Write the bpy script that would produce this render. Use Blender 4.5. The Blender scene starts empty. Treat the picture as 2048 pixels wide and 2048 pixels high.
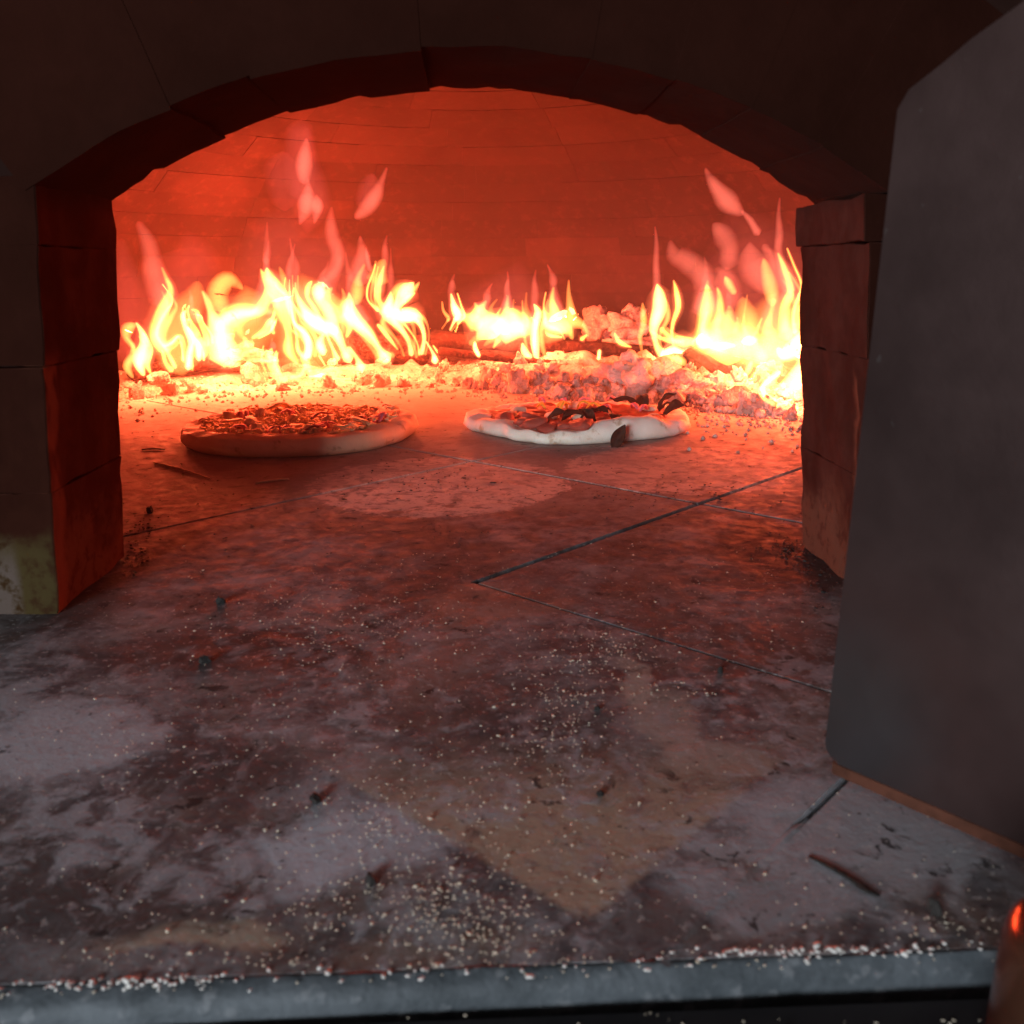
import bpy, bmesh, math, random
from mathutils import Vector, noise as mn

# ------------------------------------------------------------------ camera, world, light
sc = bpy.context.scene
col = sc.collection
FPX, PITCH, YAW, ROLL, H = 1833.0, math.radians(14.8), math.radians(2.5), math.radians(-0.3), 0.23

cam_d = bpy.data.cameras.new('camera')
cam = bpy.data.objects.new('camera', cam_d)
col.objects.link(cam)
cam.location = (0, 0, H)
cam.rotation_mode = 'YXZ'
cam_d.sensor_width = 36.0
cam_d.lens = 36.0 * FPX / 2048.0
cam_d.clip_start, cam_d.clip_end = 0.01, 100
cam_d.dof.use_dof = True
cam_d.dof.focus_distance = 1.45
cam_d.dof.aperture_fstop = 18.0
from mathutils import Matrix
R_ = (Matrix.Rotation(-YAW, 4, 'Z') @ Matrix.Rotation(math.pi / 2 - PITCH, 4, 'X') @ Matrix.Rotation(ROLL, 4, 'Z'))
cam.matrix_world = Matrix.Translation((0, 0, H)) @ R_
sc.camera = cam

sc.view_settings.view_transform = 'Standard'
sc.view_settings.look = 'None'
sc.view_settings.exposure = 0.0
sc.view_settings.gamma = 1.0
sc.cycles.use_denoising = True
sc.cycles.use_adaptive_sampling = True
sc.cycles.adaptive_threshold = 0.035
sc.cycles.max_bounces = 5
sc.cycles.diffuse_bounces = 3
sc.cycles.glossy_bounces = 3
sc.cycles.volume_bounces = 0
sc.cycles.transparent_max_bounces = 128
sc.cycles.sample_clamp_indirect = 6.0

world = bpy.data.worlds.new('World')
sc.world = world
world.use_nodes = True
bg = world.node_tree.nodes['Background']
bg.inputs[1].default_value = 1.0
_w = world.node_tree.nodes
_tc = _w.new('ShaderNodeTexCoord')
_sx = _w.new('ShaderNodeSeparateXYZ')
_mr = _w.new('ShaderNodeMapRange')
_mr.interpolation_type = 'SMOOTHSTEP'
_mr.inputs[1].default_value, _mr.inputs[2].default_value = -0.35, 0.45
_mx = _w.new('ShaderNodeMix')
_mx.data_type = 'RGBA'
_mx.inputs[6].default_value = (0.006, 0.006, 0.007, 1)     # dim room: dark below, paler above
_mx.inputs[7].default_value = (0.105, 0.088, 0.086, 1)
_l = world.node_tree.links
_l.new(_tc.outputs['Generated'], _sx.inputs[0])
_l.new(_sx.outputs[2], _mr.inputs[0])
_l.new(_mr.outputs[0], _mx.inputs[0])
_l.new(_mx.outputs[2], bg.inputs[0])

# soft daylight falling in from behind the viewer's left shoulder
kd = bpy.data.lights.new('daylight', 'AREA')
kd.shape = 'RECTANGLE'
kd.size, kd.size_y = 0.7, 0.5
kd.energy = 54
kd.color = (0.82, 0.91, 1.0)
key = bpy.data.objects.new('daylight', kd)
col.objects.link(key)
key.location = (-0.95, -1.35, 0.30)
key.rotation_euler = (Vector((0.05, 0.75, 0.0)) - key.location).to_track_quat('-Z', 'Y').to_euler()

FIRE_COLOR = (1.0, 0.090, 0.034)
SMOKE = 0.072             # density of the smoke under the dome
FIRE_POWER = 8.6          # watts for one lamp of the fire


# ------------------------------------------------------------------ pixel -> place
def ray(x, y):
    v = R_.to_3x3() @ Vector(((x - 1024) / FPX, -(y - 1024) / FPX, -1.0))
    return v / v.y


def gnd(x, y, z=0.0):
    d = ray(x, y)
    return Vector((0, 0, H)) + d * ((z - H) / d.z)


def ony(x, y, Y):
    return Vector((0, 0, H)) + ray(x, y) * Y


# ------------------------------------------------------------------ node helper
class NT:
    def __init__(self, name):
        self.m = bpy.data.materials.new(name)
        self.m.use_nodes = True
        self.t = self.m.node_tree
        self.t.nodes.clear()
        self.out = self.t.nodes.new('ShaderNodeOutputMaterial')
        self._pos = None

    def n(self, typ, **kw):
        nd = self.t.nodes.new(typ)
        for k, v in kw.items():
            setattr(nd, k, v)
        return nd

    def link(self, a, b):
        self.t.links.new(a, b)

    def put(self, sock, v):
        if hasattr(v, 'is_linked') or isinstance(v, bpy.types.NodeSocket):
            self.link(v, sock)
        elif isinstance(v, (tuple, list)) and len(v) == 3 and sock.type == 'RGBA':
            sock.default_value = (*v, 1)
        else:
            sock.default_value = v

    def pos(self):
        if self._pos is None:
            self._pos = self.n('ShaderNodeNewGeometry').outputs['Position']
        return self._pos

    def objco(self):
        return self.n('ShaderNodeTexCoord').outputs['Object']

    def xyz(self, v=None):
        s = self.n('ShaderNodeSeparateXYZ')
        self.link(v or self.pos(), s.inputs[0])
        return s.outputs

    def math(self, op, a, b=0.0, c=None, clamp=False):
        nd = self.n('ShaderNodeMath', operation=op)
        nd.use_clamp = clamp
        self.put(nd.inputs[0], a)
        self.put(nd.inputs[1], b)
        if c is not None:
            self.put(nd.inputs[2], c)
        return nd.outputs[0]

    def noise(self, scale, detail=4, rough=0.55, vec=None, dist=0.0, color=False):
        nd = self.n('ShaderNodeTexNoise')
        self.link(vec or self.pos(), nd.inputs['Vector'])
        nd.inputs['Scale'].default_value = scale
        nd.inputs['Detail'].default_value = detail
        nd.inputs['Roughness'].default_value = rough
        nd.inputs['Distortion'].default_value = dist
        return nd.outputs['Color' if color else 'Fac']

    def vscale(self, v, s):
        nd = self.n('ShaderNodeVectorMath', operation='MULTIPLY')
        self.put(nd.inputs[0], v)
        nd.inputs[1].default_value = s
        return nd.outputs[0]

    def warp(self, v, scale, amt):
        c = self.noise(scale, 3, 0.6, v, color=True)
        a = self.n('ShaderNodeVectorMath', operation='SUBTRACT')
        self.link(c, a.inputs[0])
        a.inputs[1].default_value = (0.5, 0.5, 0.5)
        b = self.n('ShaderNodeVectorMath', operation='MULTIPLY_ADD')
        self.link(a.outputs[0], b.inputs[0])
        b.inputs[1].default_value = (amt, amt, amt)
        self.link(v, b.inputs[2])
        return b.outputs[0]

    def ss(self, v, lo, hi, a=0.0, b=1.0):
        nd = self.n('ShaderNodeMapRange', interpolation_type='SMOOTHSTEP')
        self.put(nd.inputs[0], v)
        nd.inputs[1].default_value = lo
        nd.inputs[2].default_value = hi
        nd.inputs[3].default_value = a
        nd.inputs[4].default_value = b
        return nd.outputs[0]

    def mix(self, f, a, b, mode='MIX'):
        nd = self.n('ShaderNodeMix', data_type='RGBA', blend_type=mode)
        self.put(nd.inputs[0], f)
        self.put(nd.inputs[6], a)
        self.put(nd.inputs[7], b)
        return nd.outputs[2]

    def mul(self, a, b):
        return self.math('MULTIPLY', a, b)

    def dist(self, v, c, s=(1, 1, 1)):
        a = self.n('ShaderNodeVectorMath', operation='SUBTRACT')
        self.link(v, a.inputs[0])
        a.inputs[1].default_value = c
        b = self.vscale(a.outputs[0], s)
        l = self.n('ShaderNodeVectorMath', operation='LENGTH')
        self.link(b, l.inputs[0])
        return l.outputs['Value']

    def bsdf(self, color, rough=0.8, bump=None, bstr=0.3, bdist=0.004, metal=0.0, spec=0.4, **kw):
        b = self.n('ShaderNodeBsdfPrincipled')
        self.put(b.inputs['Base Color'], color)
        self.put(b.inputs['Roughness'], rough)
        b.inputs['Metallic'].default_value = metal
        self.put(b.inputs['Specular IOR Level'], spec)
        for k, v in kw.items():
            self.put(b.inputs[k.replace('_', ' ')], v)
        if bump is not None:
            bp = self.n('ShaderNodeBump')
            bp.inputs['Strength'].default_value = bstr
            bp.inputs['Distance'].default_value = bdist
            self.link(bump, bp.inputs['Height'])
            self.link(bp.outputs[0], b.inputs['Normal'])
        self.link(b.outputs[0], self.out.inputs[0])
        return self.m


# ------------------------------------------------------------------ object helpers
def tag(o, label=None, cat=None, group=None, kind=None):
    for k, v in (('label', label), ('category', cat), ('group', group), ('kind', kind)):
        if v:
            o[k] = v
    return o


def mesh(name, verts, faces, mat=None, smooth=False, outward=False):
    me = bpy.data.meshes.new(name)
    me.from_pydata([tuple(v) for v in verts], [], faces)
    if outward:
        bm_ = bmesh.new()
        bm_.from_mesh(me)
        bmesh.ops.recalc_face_normals(bm_, faces=bm_.faces)
        bm_.to_mesh(me)
        bm_.free()
    if mat:
        me.materials.append(mat)
    if smooth:
        me.polygons.foreach_set('use_smooth', [True] * len(me.polygons))
    me.update()
    return me


def obj(name, me, parent=None, loc=None, rot=None, scale=None):
    o = bpy.data.objects.new(name, me)
    col.objects.link(o)
    if parent:
        o.parent = parent
    if loc is not None:
        o.location = loc
    if rot is not None:
        o.rotation_euler = rot
    if scale is not None:
        o.scale = scale
    return o


def empty(name, loc=(0, 0, 0)):
    o = obj(name, None, loc=loc)
    o.empty_display_size = 0.05
    return o


def fin(name, bm, mat, parent=None, smooth=False, loc=None):
    bmesh.ops.recalc_face_normals(bm, faces=bm.faces)
    me = bpy.data.meshes.new(name)
    bm.to_mesh(me)
    bm.free()
    if mat:
        me.materials.append(mat)
    if smooth:
        me.polygons.foreach_set('use_smooth', [True] * len(me.polygons))
        me.set_sharp_from_angle(angle=math.radians(42))
    return obj(name, me, parent, loc)


def fb(p, s=1.0, o=4):
    return mn.fractal(Vector(p) * s, 1.0, 2.0, o)


def rough_block(name, x0, x1, y0, y1, z0, z1, mat, parent, amp=0.003, step=0.016, bev=0.004, lean=None, seed=0.0):
    """A block with worn edges and an uneven face. lean(x, z) shifts x."""
    bm = bmesh.new()
    bmesh.ops.create_cube(bm, size=1.0)
    for v in bm.verts:
        v.co = Vector((x0 + (v.co.x + .5) * (x1 - x0), y0 + (v.co.y + .5) * (y1 - y0), z0 + (v.co.z + .5) * (z1 - z0)))
    bmesh.ops.bevel(bm, geom=list(bm.edges), offset=bev, segments=3, affect='EDGES')
    for ax, (a, b) in enumerate(((x0, x1), (y0, y1), (z0, z1))):
        k = max(1, int((b - a) / step))
        for i in range(1, k):
            no = [0, 0, 0]
            no[ax] = 1
            co = [0, 0, 0]
            co[ax] = a + (b - a) * i / k
            bmesh.ops.bisect_plane(bm, geom=list(bm.verts) + list(bm.edges) + list(bm.faces), plane_co=co, plane_no=no)
    bm.normal_update()
    for v in bm.verts:
        p = v.co + Vector((seed, seed * 1.7, 0))
        v.co += v.normal * (fb(p, 28, 4) * amp)
        if lean:
            v.co.x += lean(v.co.x, v.co.z)
    return fin(name, bm, mat, parent, True)


def rock_mesh(name, seed, amp=0.35, freq=1.6, sub=2, mat=None, cut=0.0):
    bm = bmesh.new()
    bmesh.ops.create_icosphere(bm, subdivisions=sub, radius=1.0)
    for v in bm.verts:
        p = v.co.copy()
        d = 1 + amp * fb(p + Vector((seed * 7.1, seed * 3.3, 0)), freq, 4)
        d -= cut * max(0, mn.cell(p * 1.3 + Vector((seed, 0, 0))))
        v.co = p * d
    me = bpy.data.meshes.new(name)
    bm.to_mesh(me)
    bm.free()
    if mat:
        me.materials.append(mat)
    me.polygons.foreach_set('use_smooth', [sub > 2] * len(me.polygons))
    return me


def tube(points, radii, seg=10, per=5, depth=None, squash=1.0, lens=False):
    """Closed tapered tube through points, verts and faces."""
    P = [Vector(p) for p in points]
    n = len(P)
    out, rr = [], []
    for i in range(n - 1):
        p0, p1, p2, p3 = P[max(i - 1, 0)], P[i], P[i + 1], P[min(i + 2, n - 1)]
        r0, r1, r2, r3 = radii[max(i - 1, 0)], radii[i], radii[i + 1], radii[min(i + 2, n - 1)]
        for k in range(per):
            t = k / per
            q = lambda a, b, c, d: 0.5 * ((2 * b) + (c - a) * t + (2 * a - 5 * b + 4 * c - d) * t * t + (3 * b - a - 3 * c + d) * t ** 3)
            out.append(q(p0, p1, p2, p3))
            rr.append(max(q(r0, r1, r2, r3), min(r1, r2) * 0.5))
    out.append(P[-1])
    rr.append(radii[-1])
    verts, faces = [], []
    m = len(out)
    for i in range(m):
        tg = (out[min(i + 1, m - 1)] - out[max(i - 1, 0)]).normalized()
        dv = Vector(depth) if depth is not None else (Vector((0, 0, 1)) if abs(tg.z) < .9 else Vector((1, 0, 0)))
        nx = tg.cross(dv)
        if nx.length < 1e-5:
            nx = tg.cross(Vector((1, 0.2, 0)))
        nx.normalize()
        ny = nx.cross(tg).normalized()
        for k in range(seg):
            a = 2 * math.pi * k / seg
            sn = math.sin(a)
            if lens:
                sn = sn * sn * sn if abs(sn) > 1e-6 else 0.0
            verts.append(out[i] + nx * (math.cos(a) * rr[i]) + ny * (sn * rr[i] * squash))
    for i in range(m - 1):
        for k in range(seg):
            a, b = i * seg + k, i * seg + (k + 1) % seg
            faces.append((a, b, b + seg, a + seg))
    d0 = (out[0] - out[1]).normalized() * rr[0] * .7
    d1 = (out[-1] - out[-2]).normalized() * rr[-1] * .7
    verts += [out[0] + d0, out[-1] + d1]
    c0, c1 = len(verts) - 2, len(verts) - 1
    for k in range(seg):
        faces.append((c0, (k + 1) % seg, k))
        faces.append((c1, (m - 1) * seg + k, (m - 1) * seg + (k + 1) % seg))
    return verts, faces


# ------------------------------------------------------------------ materials
def mat_tile():
    t = NT('hearth_stone')
    P = t.pos()
    x, y, z = t.xyz()
    # one coarse and one fine three-channel noise drive everything
    ca = t.n('ShaderNodeSeparateColor')
    t.link(t.noise(13, 4, 0.62, P, color=True), ca.inputs[0])
    a1, a2, a3 = ca.outputs
    wv = t.n('ShaderNodeVectorMath', operation='MULTIPLY_ADD')
    cs = t.n('ShaderNodeCombineXYZ')
    for k, o in enumerate((a1, a2, a3)):
        t.link(o, cs.inputs[k])
    t.link(cs.outputs[0], wv.inputs[0])
    wv.inputs[1].default_value = (0.05, 0.05, 0.05)
    t.link(P, wv.inputs[2])
    W = wv.outputs[0]                       # offset by about +0.025
    cb = t.n('ShaderNodeSeparateColor')
    t.link(t.noise(62, 4, 0.66, W, color=True), cb.inputs[0])
    b1, b2, b3 = cb.outputs
    n3 = t.noise(210, 3, 0.6)
    c = t.mix(t.ss(t.math('MULTIPLY_ADD', b1, .45, t.math('MULTIPLY', a1, .55)), 0.40, 0.60), (0.066, 0.061, 0.064), (0.195, 0.187, 0.190))
    # burnt-in fat, brown
    c = t.mix(t.mul(t.ss(t.math('MULTIPLY_ADD', b2, .4, t.math('MULTIPLY', a2, .6)), 0.49, 0.61), 0.42), c, (0.215, 0.150, 0.115))
    # stains with a place of their own: x, y, rx, ry, colour, amount
    blobs = [(-.215, .425, .065, .05, (.38, .385, .41), .95), (-.055, .335, .05, .035, (.42, .44, .48), .95), (-.075, .385, .03, .03, (.25, .255, .27), .8),
             (-.10, .287, .035, .010, (.42, .34, .25), .7), (-.03, .30, .03, .02, (.13, .10, .085), .7), (-.015, .272, .05, .010, (.20, .15, .12), .7),
             (.088, .475, .010, .045, (.40, .33, .28), .8), (.102, .43, .016, .05, (.36, .30, .26), .7), (.118, .395, .025, .02, (.32, .27, .24), .7), (.0, .47, .04, .04, (.075, .058, .054), .7),
             (.01, .62, .07, .05, (.30, .16, .12), .7), (-.14, .305, .07, .025, (.060, .050, .048), .85),
             (.165, .34, .075, .055, (.29, .295, .31), .95), (.11, .295, .05, .02, (.27, .27, .285), .85), (.06, .282, .025, .012, (.13, .11, .105), .6),
             (-.03, .52, .05, .06, (.20, .13, .11), .6), (-.15, .54, .13, .045, (.045, .036, .034), .85),
             (.05, .41, .035, .04, (.065, .053, .050), .8), (.21, .52, .09, .07, (.070, .052, .048), .8),
             (-.12, .40, .06, .03, (.06, .055, .055), .8), (-.19, .345, .04, .025, (.075, .065, .06), .7), (.26, .72, .07, .12, (.04, .028, .026), .9),
             (-.29, .64, .05, .10, (.05, .034, .03), .8), (-.05, .72, .10, .06, (.10, .080, .076), .5),
             (.045, .66, .03, .05, (.09, .075, .075), .6), (-.17, .262, .08, .012, (.12, .125, .13), .7)]
    for bx, by, rx, ry, bc, am in blobs:
        d = t.dist(W, (bx + .025, by + .025, 0), (1 / rx, 1 / ry, 0))
        e = t.math('MULTIPLY_ADD', b3, 1.0, d)
        c = t.mix(t.mul(t.ss(e, 1.55, 1.0), am), c, bc)
    # brown corner patch with straight diagonal edges
    wob = t.math('MULTIPLY_ADD', b1, .007, -.0035)
    u = t.math('ADD', t.math('ADD', x, y), wob)
    v = t.math('ADD', t.math('SUBTRACT', y, x), wob)
    k = t.mul(t.mul(t.ss(u, 0.319, 0.327), t.ss(v, 0.241, 0.249)), t.ss(y, 0.43, 0.34))
    c = t.mix(t.mul(t.mul(k, t.ss(b2, 0.32, 0.56, 0.3, 1)), 0.92), c, (0.40, 0.29, 0.21))
    # where pizzas were baked: pale floury discs
    for bx, by, r, am in ((-.038, 1.00, .142, .85), (.245, 1.065, .135, .8), (-.33, .93, .13, .35)):
        d = t.math('ADD', t.dist(P, (bx, by, 0), (1, 1, 0)), t.math('MULTIPLY_ADD', b1, .07, -.035))
        m = t.mul(t.ss(d, r + .005, r - .006), am)
        m = t.mul(m, t.mul(t.ss(b3, 0.36, 0.54, 0.1, 1), t.ss(a2, .34, .52, .35, 1)))
        c = t.mix(m, c, (0.78, 0.60, 0.52))
    # flour dust dragged by the peel and left in smudges
    nst = t.noise(1.0, 3, 0.6, t.vscale(W, (75, 16, 1)))
    c = t.mix(t.mul(t.mul(t.ss(nst, 0.54, 0.72), t.ss(y, 1.0, 0.5)), 0.4), c, (0.30, 0.295, 0.31))
    c = t.mix(t.mul(t.mul(t.ss(t.math('MULTIPLY_ADD', b1, .5, t.math('MULTIPLY', a3, .5)), 0.50, 0.60), t.ss(y, 0.66, 0.40)), 0.6), c, (0.37, 0.375, 0.40))
    # fine ash deeper in the oven
    c = t.mix(t.mul(t.ss(t.math('MULTIPLY_ADD', a1, 0.5, y), 1.40, 1.85), 0.85), c, (0.48, 0.42, 0.37))
    # inner stone painted paler to carry the firelight falloff along the floor
    c = t.mix(t.mul(t.ss(t.math('MULTIPLY_ADD', a3, .2, y), .92, 1.2), .5), c, (0.46, 0.37, 0.32))
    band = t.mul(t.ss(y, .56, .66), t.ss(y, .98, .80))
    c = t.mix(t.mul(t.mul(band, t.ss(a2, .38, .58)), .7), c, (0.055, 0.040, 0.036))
    # charred specks and powder
    c = t.mix(t.mul(t.mul(t.ss(b2, 0.60, 0.66), t.ss(a2, 0.45, 0.58)), 0.85), c, (0.022, 0.018, 0.018))
    c = t.mix(t.mul(t.mul(t.ss(n3, 0.60, 0.68), t.ss(b3, 0.48, 0.6)), 0.7), c, (0.03, 0.024, 0.022))
    c = t.mix(t.mul(t.mul(t.ss(n3, 0.40, 0.34), t.ss(y, .8, .5)), 0.45), c, (0.45, 0.43, 0.41))
    h = t.math('ADD', t.math('MULTIPLY', b1, 0.7), t.math('MULTIPLY', n3, 0.35))
    return t.bsdf(c, t.ss(b2, .3, .7, .62, .9), h, 0.24, 0.003, spec=0.12)


def mat_simple(name, c1, c2, scale=20, rough=0.8, bstr=0.4, bdist=0.003, c3=None, s3=60, **kw):
    t = NT(name)
    v = t.objco()
    n = t.noise(scale, 4, 0.65, v)
    c = t.mix(t.ss(n, 0.36, 0.64), c1, c2)
    n2 = t.noise(s3, 2, 0.6, v)
    if c3:
        c = t.mix(t.mul(t.ss(n2, 0.56, 0.68), 0.8), c, c3)
    return t.bsdf(c, rough, t.math('ADD', n, t.math('MULTIPLY', n2, 0.5)), bstr, bdist, **kw)


def mat_soot_brick():
    t = NT('sooty_brick')
    P = t.pos()
    W = t.warp(P, 30, 0.03)
    x, y, z = t.xyz()
    geo = t.n('ShaderNodeNewGeometry')
    nx, ny, nz = t.xyz(geo.outputs['True Normal'])
    n1 = t.noise(14, 4, 0.65, W)
    n2 = t.noise(75, 3, 0.65)
    n4 = t.noise(1.0, 3, 0.6, t.vscale(W, (40, 40, 13)))
    # brick under a brown bloom of soot, blacker in drips and patches
    c = t.mix(t.ss(n1, 0.38, 0.62), (0.050, 0.017, 0.012), (0.072, 0.025, 0.018))
    c = t.mix(t.mul(t.ss(n4, 0.44, 0.66), 0.5), c, (0.045, 0.012, 0.008))
    c = t.mix(t.mul(t.ss(n2, 0.50, 0.68), 0.3), c, (0.055, 0.016, 0.010))
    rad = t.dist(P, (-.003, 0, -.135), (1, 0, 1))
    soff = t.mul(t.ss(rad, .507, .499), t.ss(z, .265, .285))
    c = t.mix(t.mul(soff, .9), c, t.mix(n1, (0.026, 0.013, 0.010), (0.042, 0.021, 0.016)))  # soffit painted darker than the reveals, in place of veiling glare
    # soot rubbed off near the stone
    low = t.ss(t.math('SUBTRACT', z, t.math('MULTIPLY', n1, 0.12)), 0.012, -0.035)
    c = t.mix(t.mul(t.mul(low, t.ss(n2, .36, .5, .4, 1)), 0.8), c, (0.13, 0.055, 0.034))
    # bare brick along the front corner of the reveal
    cor = t.mul(t.ss(t.math('MULTIPLY_ADD', n1, .03, y), 0.652, 0.638), t.ss(z, .185, .16))
    cor = t.mul(cor, t.ss(t.noise(24, 3, 0.6, t.vscale(P, (1, 1, .45))), 0.47, 0.56))
    c = t.mix(t.mul(cor, 0.75), c, (0.20, 0.068, 0.04))
    # the outer face is dark all over
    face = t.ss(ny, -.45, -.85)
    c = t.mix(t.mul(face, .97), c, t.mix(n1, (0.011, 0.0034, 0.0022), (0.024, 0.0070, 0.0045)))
    fr = t.mul(face, t.mul(t.ss(x, -0.285, -0.29), t.ss(t.math('SUBTRACT', z, t.math('MULTIPLY', n1, 0.07)), 0.028, 0.004)))
    c = t.mix(t.mul(t.mul(fr, t.ss(n2, .34, .56, .3, 1)), 0.85), c, (0.046, 0.033, 0.013))
    wh = t.mul(t.ss(t.math('ADD', x, t.math('MULTIPLY', n1, .012)), -0.303, -0.310), t.ss(t.math('MULTIPLY_ADD', n2, .03, z), 0.075, 0.045))
    c = t.mix(t.mul(t.mul(wh, face), t.ss(n2, .38, .56, 0, .8)), c, (0.085, 0.062, 0.054))
    return t.bsdf(c, 0.9, t.math('ADD', n1, t.math('MULTIPLY', n2, 0.6)), 0.3, 0.004, spec=0.0)


def mat_dome():
    t = NT('fire_brick')
    P = t.pos()
    n1 = t.noise(5, 3, 0.6)
    n2 = t.noise(45, 3, 0.65)
    oi = t.n('ShaderNodeObjectInfo').outputs['Random']
    c = t.mix(oi, (0.034, 0.0152, 0.0145), (0.054, 0.0245, 0.023))
    c = t.mix(t.mul(t.ss(n1, 0.38, 0.62), 0.7), c, (0.024, 0.011, 0.010))
    c = t.mix(t.mul(t.ss(n2, 0.50, 0.7), 0.25), c, (0.11, 0.053, 0.047))
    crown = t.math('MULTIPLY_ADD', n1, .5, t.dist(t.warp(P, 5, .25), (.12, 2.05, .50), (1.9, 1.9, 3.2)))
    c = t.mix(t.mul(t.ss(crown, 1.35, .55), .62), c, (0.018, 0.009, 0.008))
    return t.bsdf(c, 0.9, n2, 0.4, 0.004, spec=0.1)


def mat_ash(name, pale=(0.66, 0.50, 0.42), dark=(0.40, 0.28, 0.23), black=(0.10, 0.06, 0.05), am=0.45, scale=22, glow=0.0):
    t = NT(name)
    P = t.pos()
    n1 = t.noise(scale, 4, 0.65)
    n2 = t.noise(scale * 4, 3, 0.65)
    oi = t.n('ShaderNodeObjectInfo').outputs['Random']
    c = t.mix(t.ss(n1, 0.36, 0.62), dark, pale)
    c = t.mix(t.mul(t.ss(t.math('ADD', n2, t.math('MULTIPLY', oi, 0.22)), 0.60, 0.72), am), c, black)
    kw = {}
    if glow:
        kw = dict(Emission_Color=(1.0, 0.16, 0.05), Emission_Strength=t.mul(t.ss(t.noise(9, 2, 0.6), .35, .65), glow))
    return t.bsdf(c, 0.95, t.math('ADD', n1, n2), 0.8, 0.006, spec=0.15, **kw)


def mat_dough(name, c1, c2, spot, sp_lo=0.58, light=None):
    t = NT(name)
    v = t.objco()
    n1 = t.noise(18, 5, 0.6, v)
    n2 = t.noise(42, 4, 0.6, v)
    c = t.mix(t.ss(n1, 0.35, 0.65), c1, c2)
    c = t.mix(t.mul(t.ss(n2, sp_lo, sp_lo + 0.12), 0.85), c, spot)
    return t.bsdf(c, 0.6, t.math('ADD', n1, t.math('MULTIPLY', n2, .5)), 0.35, 0.004, spec=0.3,
                  Subsurface_Weight=0.12, Subsurface_Radius=(.01, .006, .004), Subsurface_Scale=0.4)


def mat_door():
    t = NT('door_steel')
    P = t.pos()
    n1 = t.noise(6, 5, 0.6)
    n2 = t.noise(160, 3, 0.6)
    c = t.mix(t.ss(n1, 0.35, 0.65), (0.15, 0.093, 0.085), (0.19, 0.118, 0.108))
    c = t.mix(t.mul(t.ss(n2, 0.72, 0.75), 0.3), c, (0.35, 0.32, 0.30))
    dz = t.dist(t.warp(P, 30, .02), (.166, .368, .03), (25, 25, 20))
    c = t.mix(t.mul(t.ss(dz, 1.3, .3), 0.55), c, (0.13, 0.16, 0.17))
    return t.bsdf(c, t.ss(n1, .3, .7, .27, .34), n2, 0.06, 0.001, metal=0.96, spec=0.4)


M = {}
M['tile'] = mat_tile()
M['bed'] = mat_simple('joint_soot', (.012, .010, .009), (.03, .024, .02), 60)
M['soot'] = mat_soot_brick()
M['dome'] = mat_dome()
M['mortar'] = mat_simple('dome_mortar', (.038, .017, .016), (.048, .022, .020), 12)
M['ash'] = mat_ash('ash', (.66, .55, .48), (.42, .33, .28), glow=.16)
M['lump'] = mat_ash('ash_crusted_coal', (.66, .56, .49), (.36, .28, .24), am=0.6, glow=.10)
M['chunk'] = mat_ash('ash_chunk', (0.70, 0.54, 0.46), (0.46, 0.33, 0.28), (0.14, .08, .07), 0.5, 30)
M['log'] = mat_ash('charred_wood', (0.045, 0.022, 0.017), (0.016, 0.009, 0.008), (0.2, 0.14, 0.12), 0.22, 30)
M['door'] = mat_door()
M['lip'] = mat_simple('blue_stone', (.030, .036, .040), (.058, .066, .072), 34, 0.7, 0.6, 0.003, (.10, .105, .11), 120)
M['ledge'] = mat_simple('black_steel', (.006, .006, .007), (.012, .011, .012), 30, 0.5, 0.1, 0.001)
M['crust_l'] = mat_dough('baked_crust', (.74, .50, .31), (.84, .62, .42), (.45, .24, .12), 0.60)
M['crust_r'] = mat_dough('pale_dough', (.80, .72, .58), (.90, .84, .72), (.52, .34, .19), 0.56)
M['sauce'] = mat_dough('tomato_sauce', (.32, .045, .02), (.46, .11, .04), (.14, .02, .012), 0.56)
M['cheese'] = mat_dough('melted_cheese', (.86, .64, .30), (.92, .75, .42), (.62, .36, .14), 0.64)
M['cheese_w'] = mat_dough('soft_cheese', (.78, .66, .46), (.85, .75, .58), (.6, .42, .22), 0.66)
M['onion'] = mat_dough('red_onion', (.62, .16, .24), (.72, .34, .36), (.45, .06, .16), 0.56)
M['meat'] = mat_dough('cured_meat', (.34, .05, .035), (.44, .10, .06), (.2, .02, .02), 0.56)
M['leaf'] = mat_simple('basil', (.022, .013, .008), (.042, .024, .014), 60, 0.7, 0.4, 0.002, spec=0.15)
M['pepper'] = mat_dough('yellow_pepper', (.75, .40, .04), (.80, .52, .08), (.5, .2, .03), 0.66)
M['grain'] = mat_simple('semolina', (.36, .29, .21), (.50, .43, .33), 300, 0.6)
M['flour'] = mat_simple('caked_flour', (.46, .43, .39), (.58, .56, .52), 120, 0.9, 0.8, 0.002)
M['char'] = mat_simple('charcoal', (.010, .008, .007), (.03, .024, .02), 200, 0.8)
M['straw'] = mat_simple('straw', (.55, .42, .25), (.66, .53, .36), 150, 0.7)
M['wall'] = mat_simple('sooty_render', (.015, .006, .0045), (.022, .009, .0065), 12, 0.95, spec=0.05)
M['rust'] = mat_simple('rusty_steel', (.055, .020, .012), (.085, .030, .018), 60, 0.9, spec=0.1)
M['copper'] = mat_simple('brown_copper', (.13, .05, .03), (.18, .07, .04), 40, 0.22, 0.1, 0.001, metal=0.8)

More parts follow.
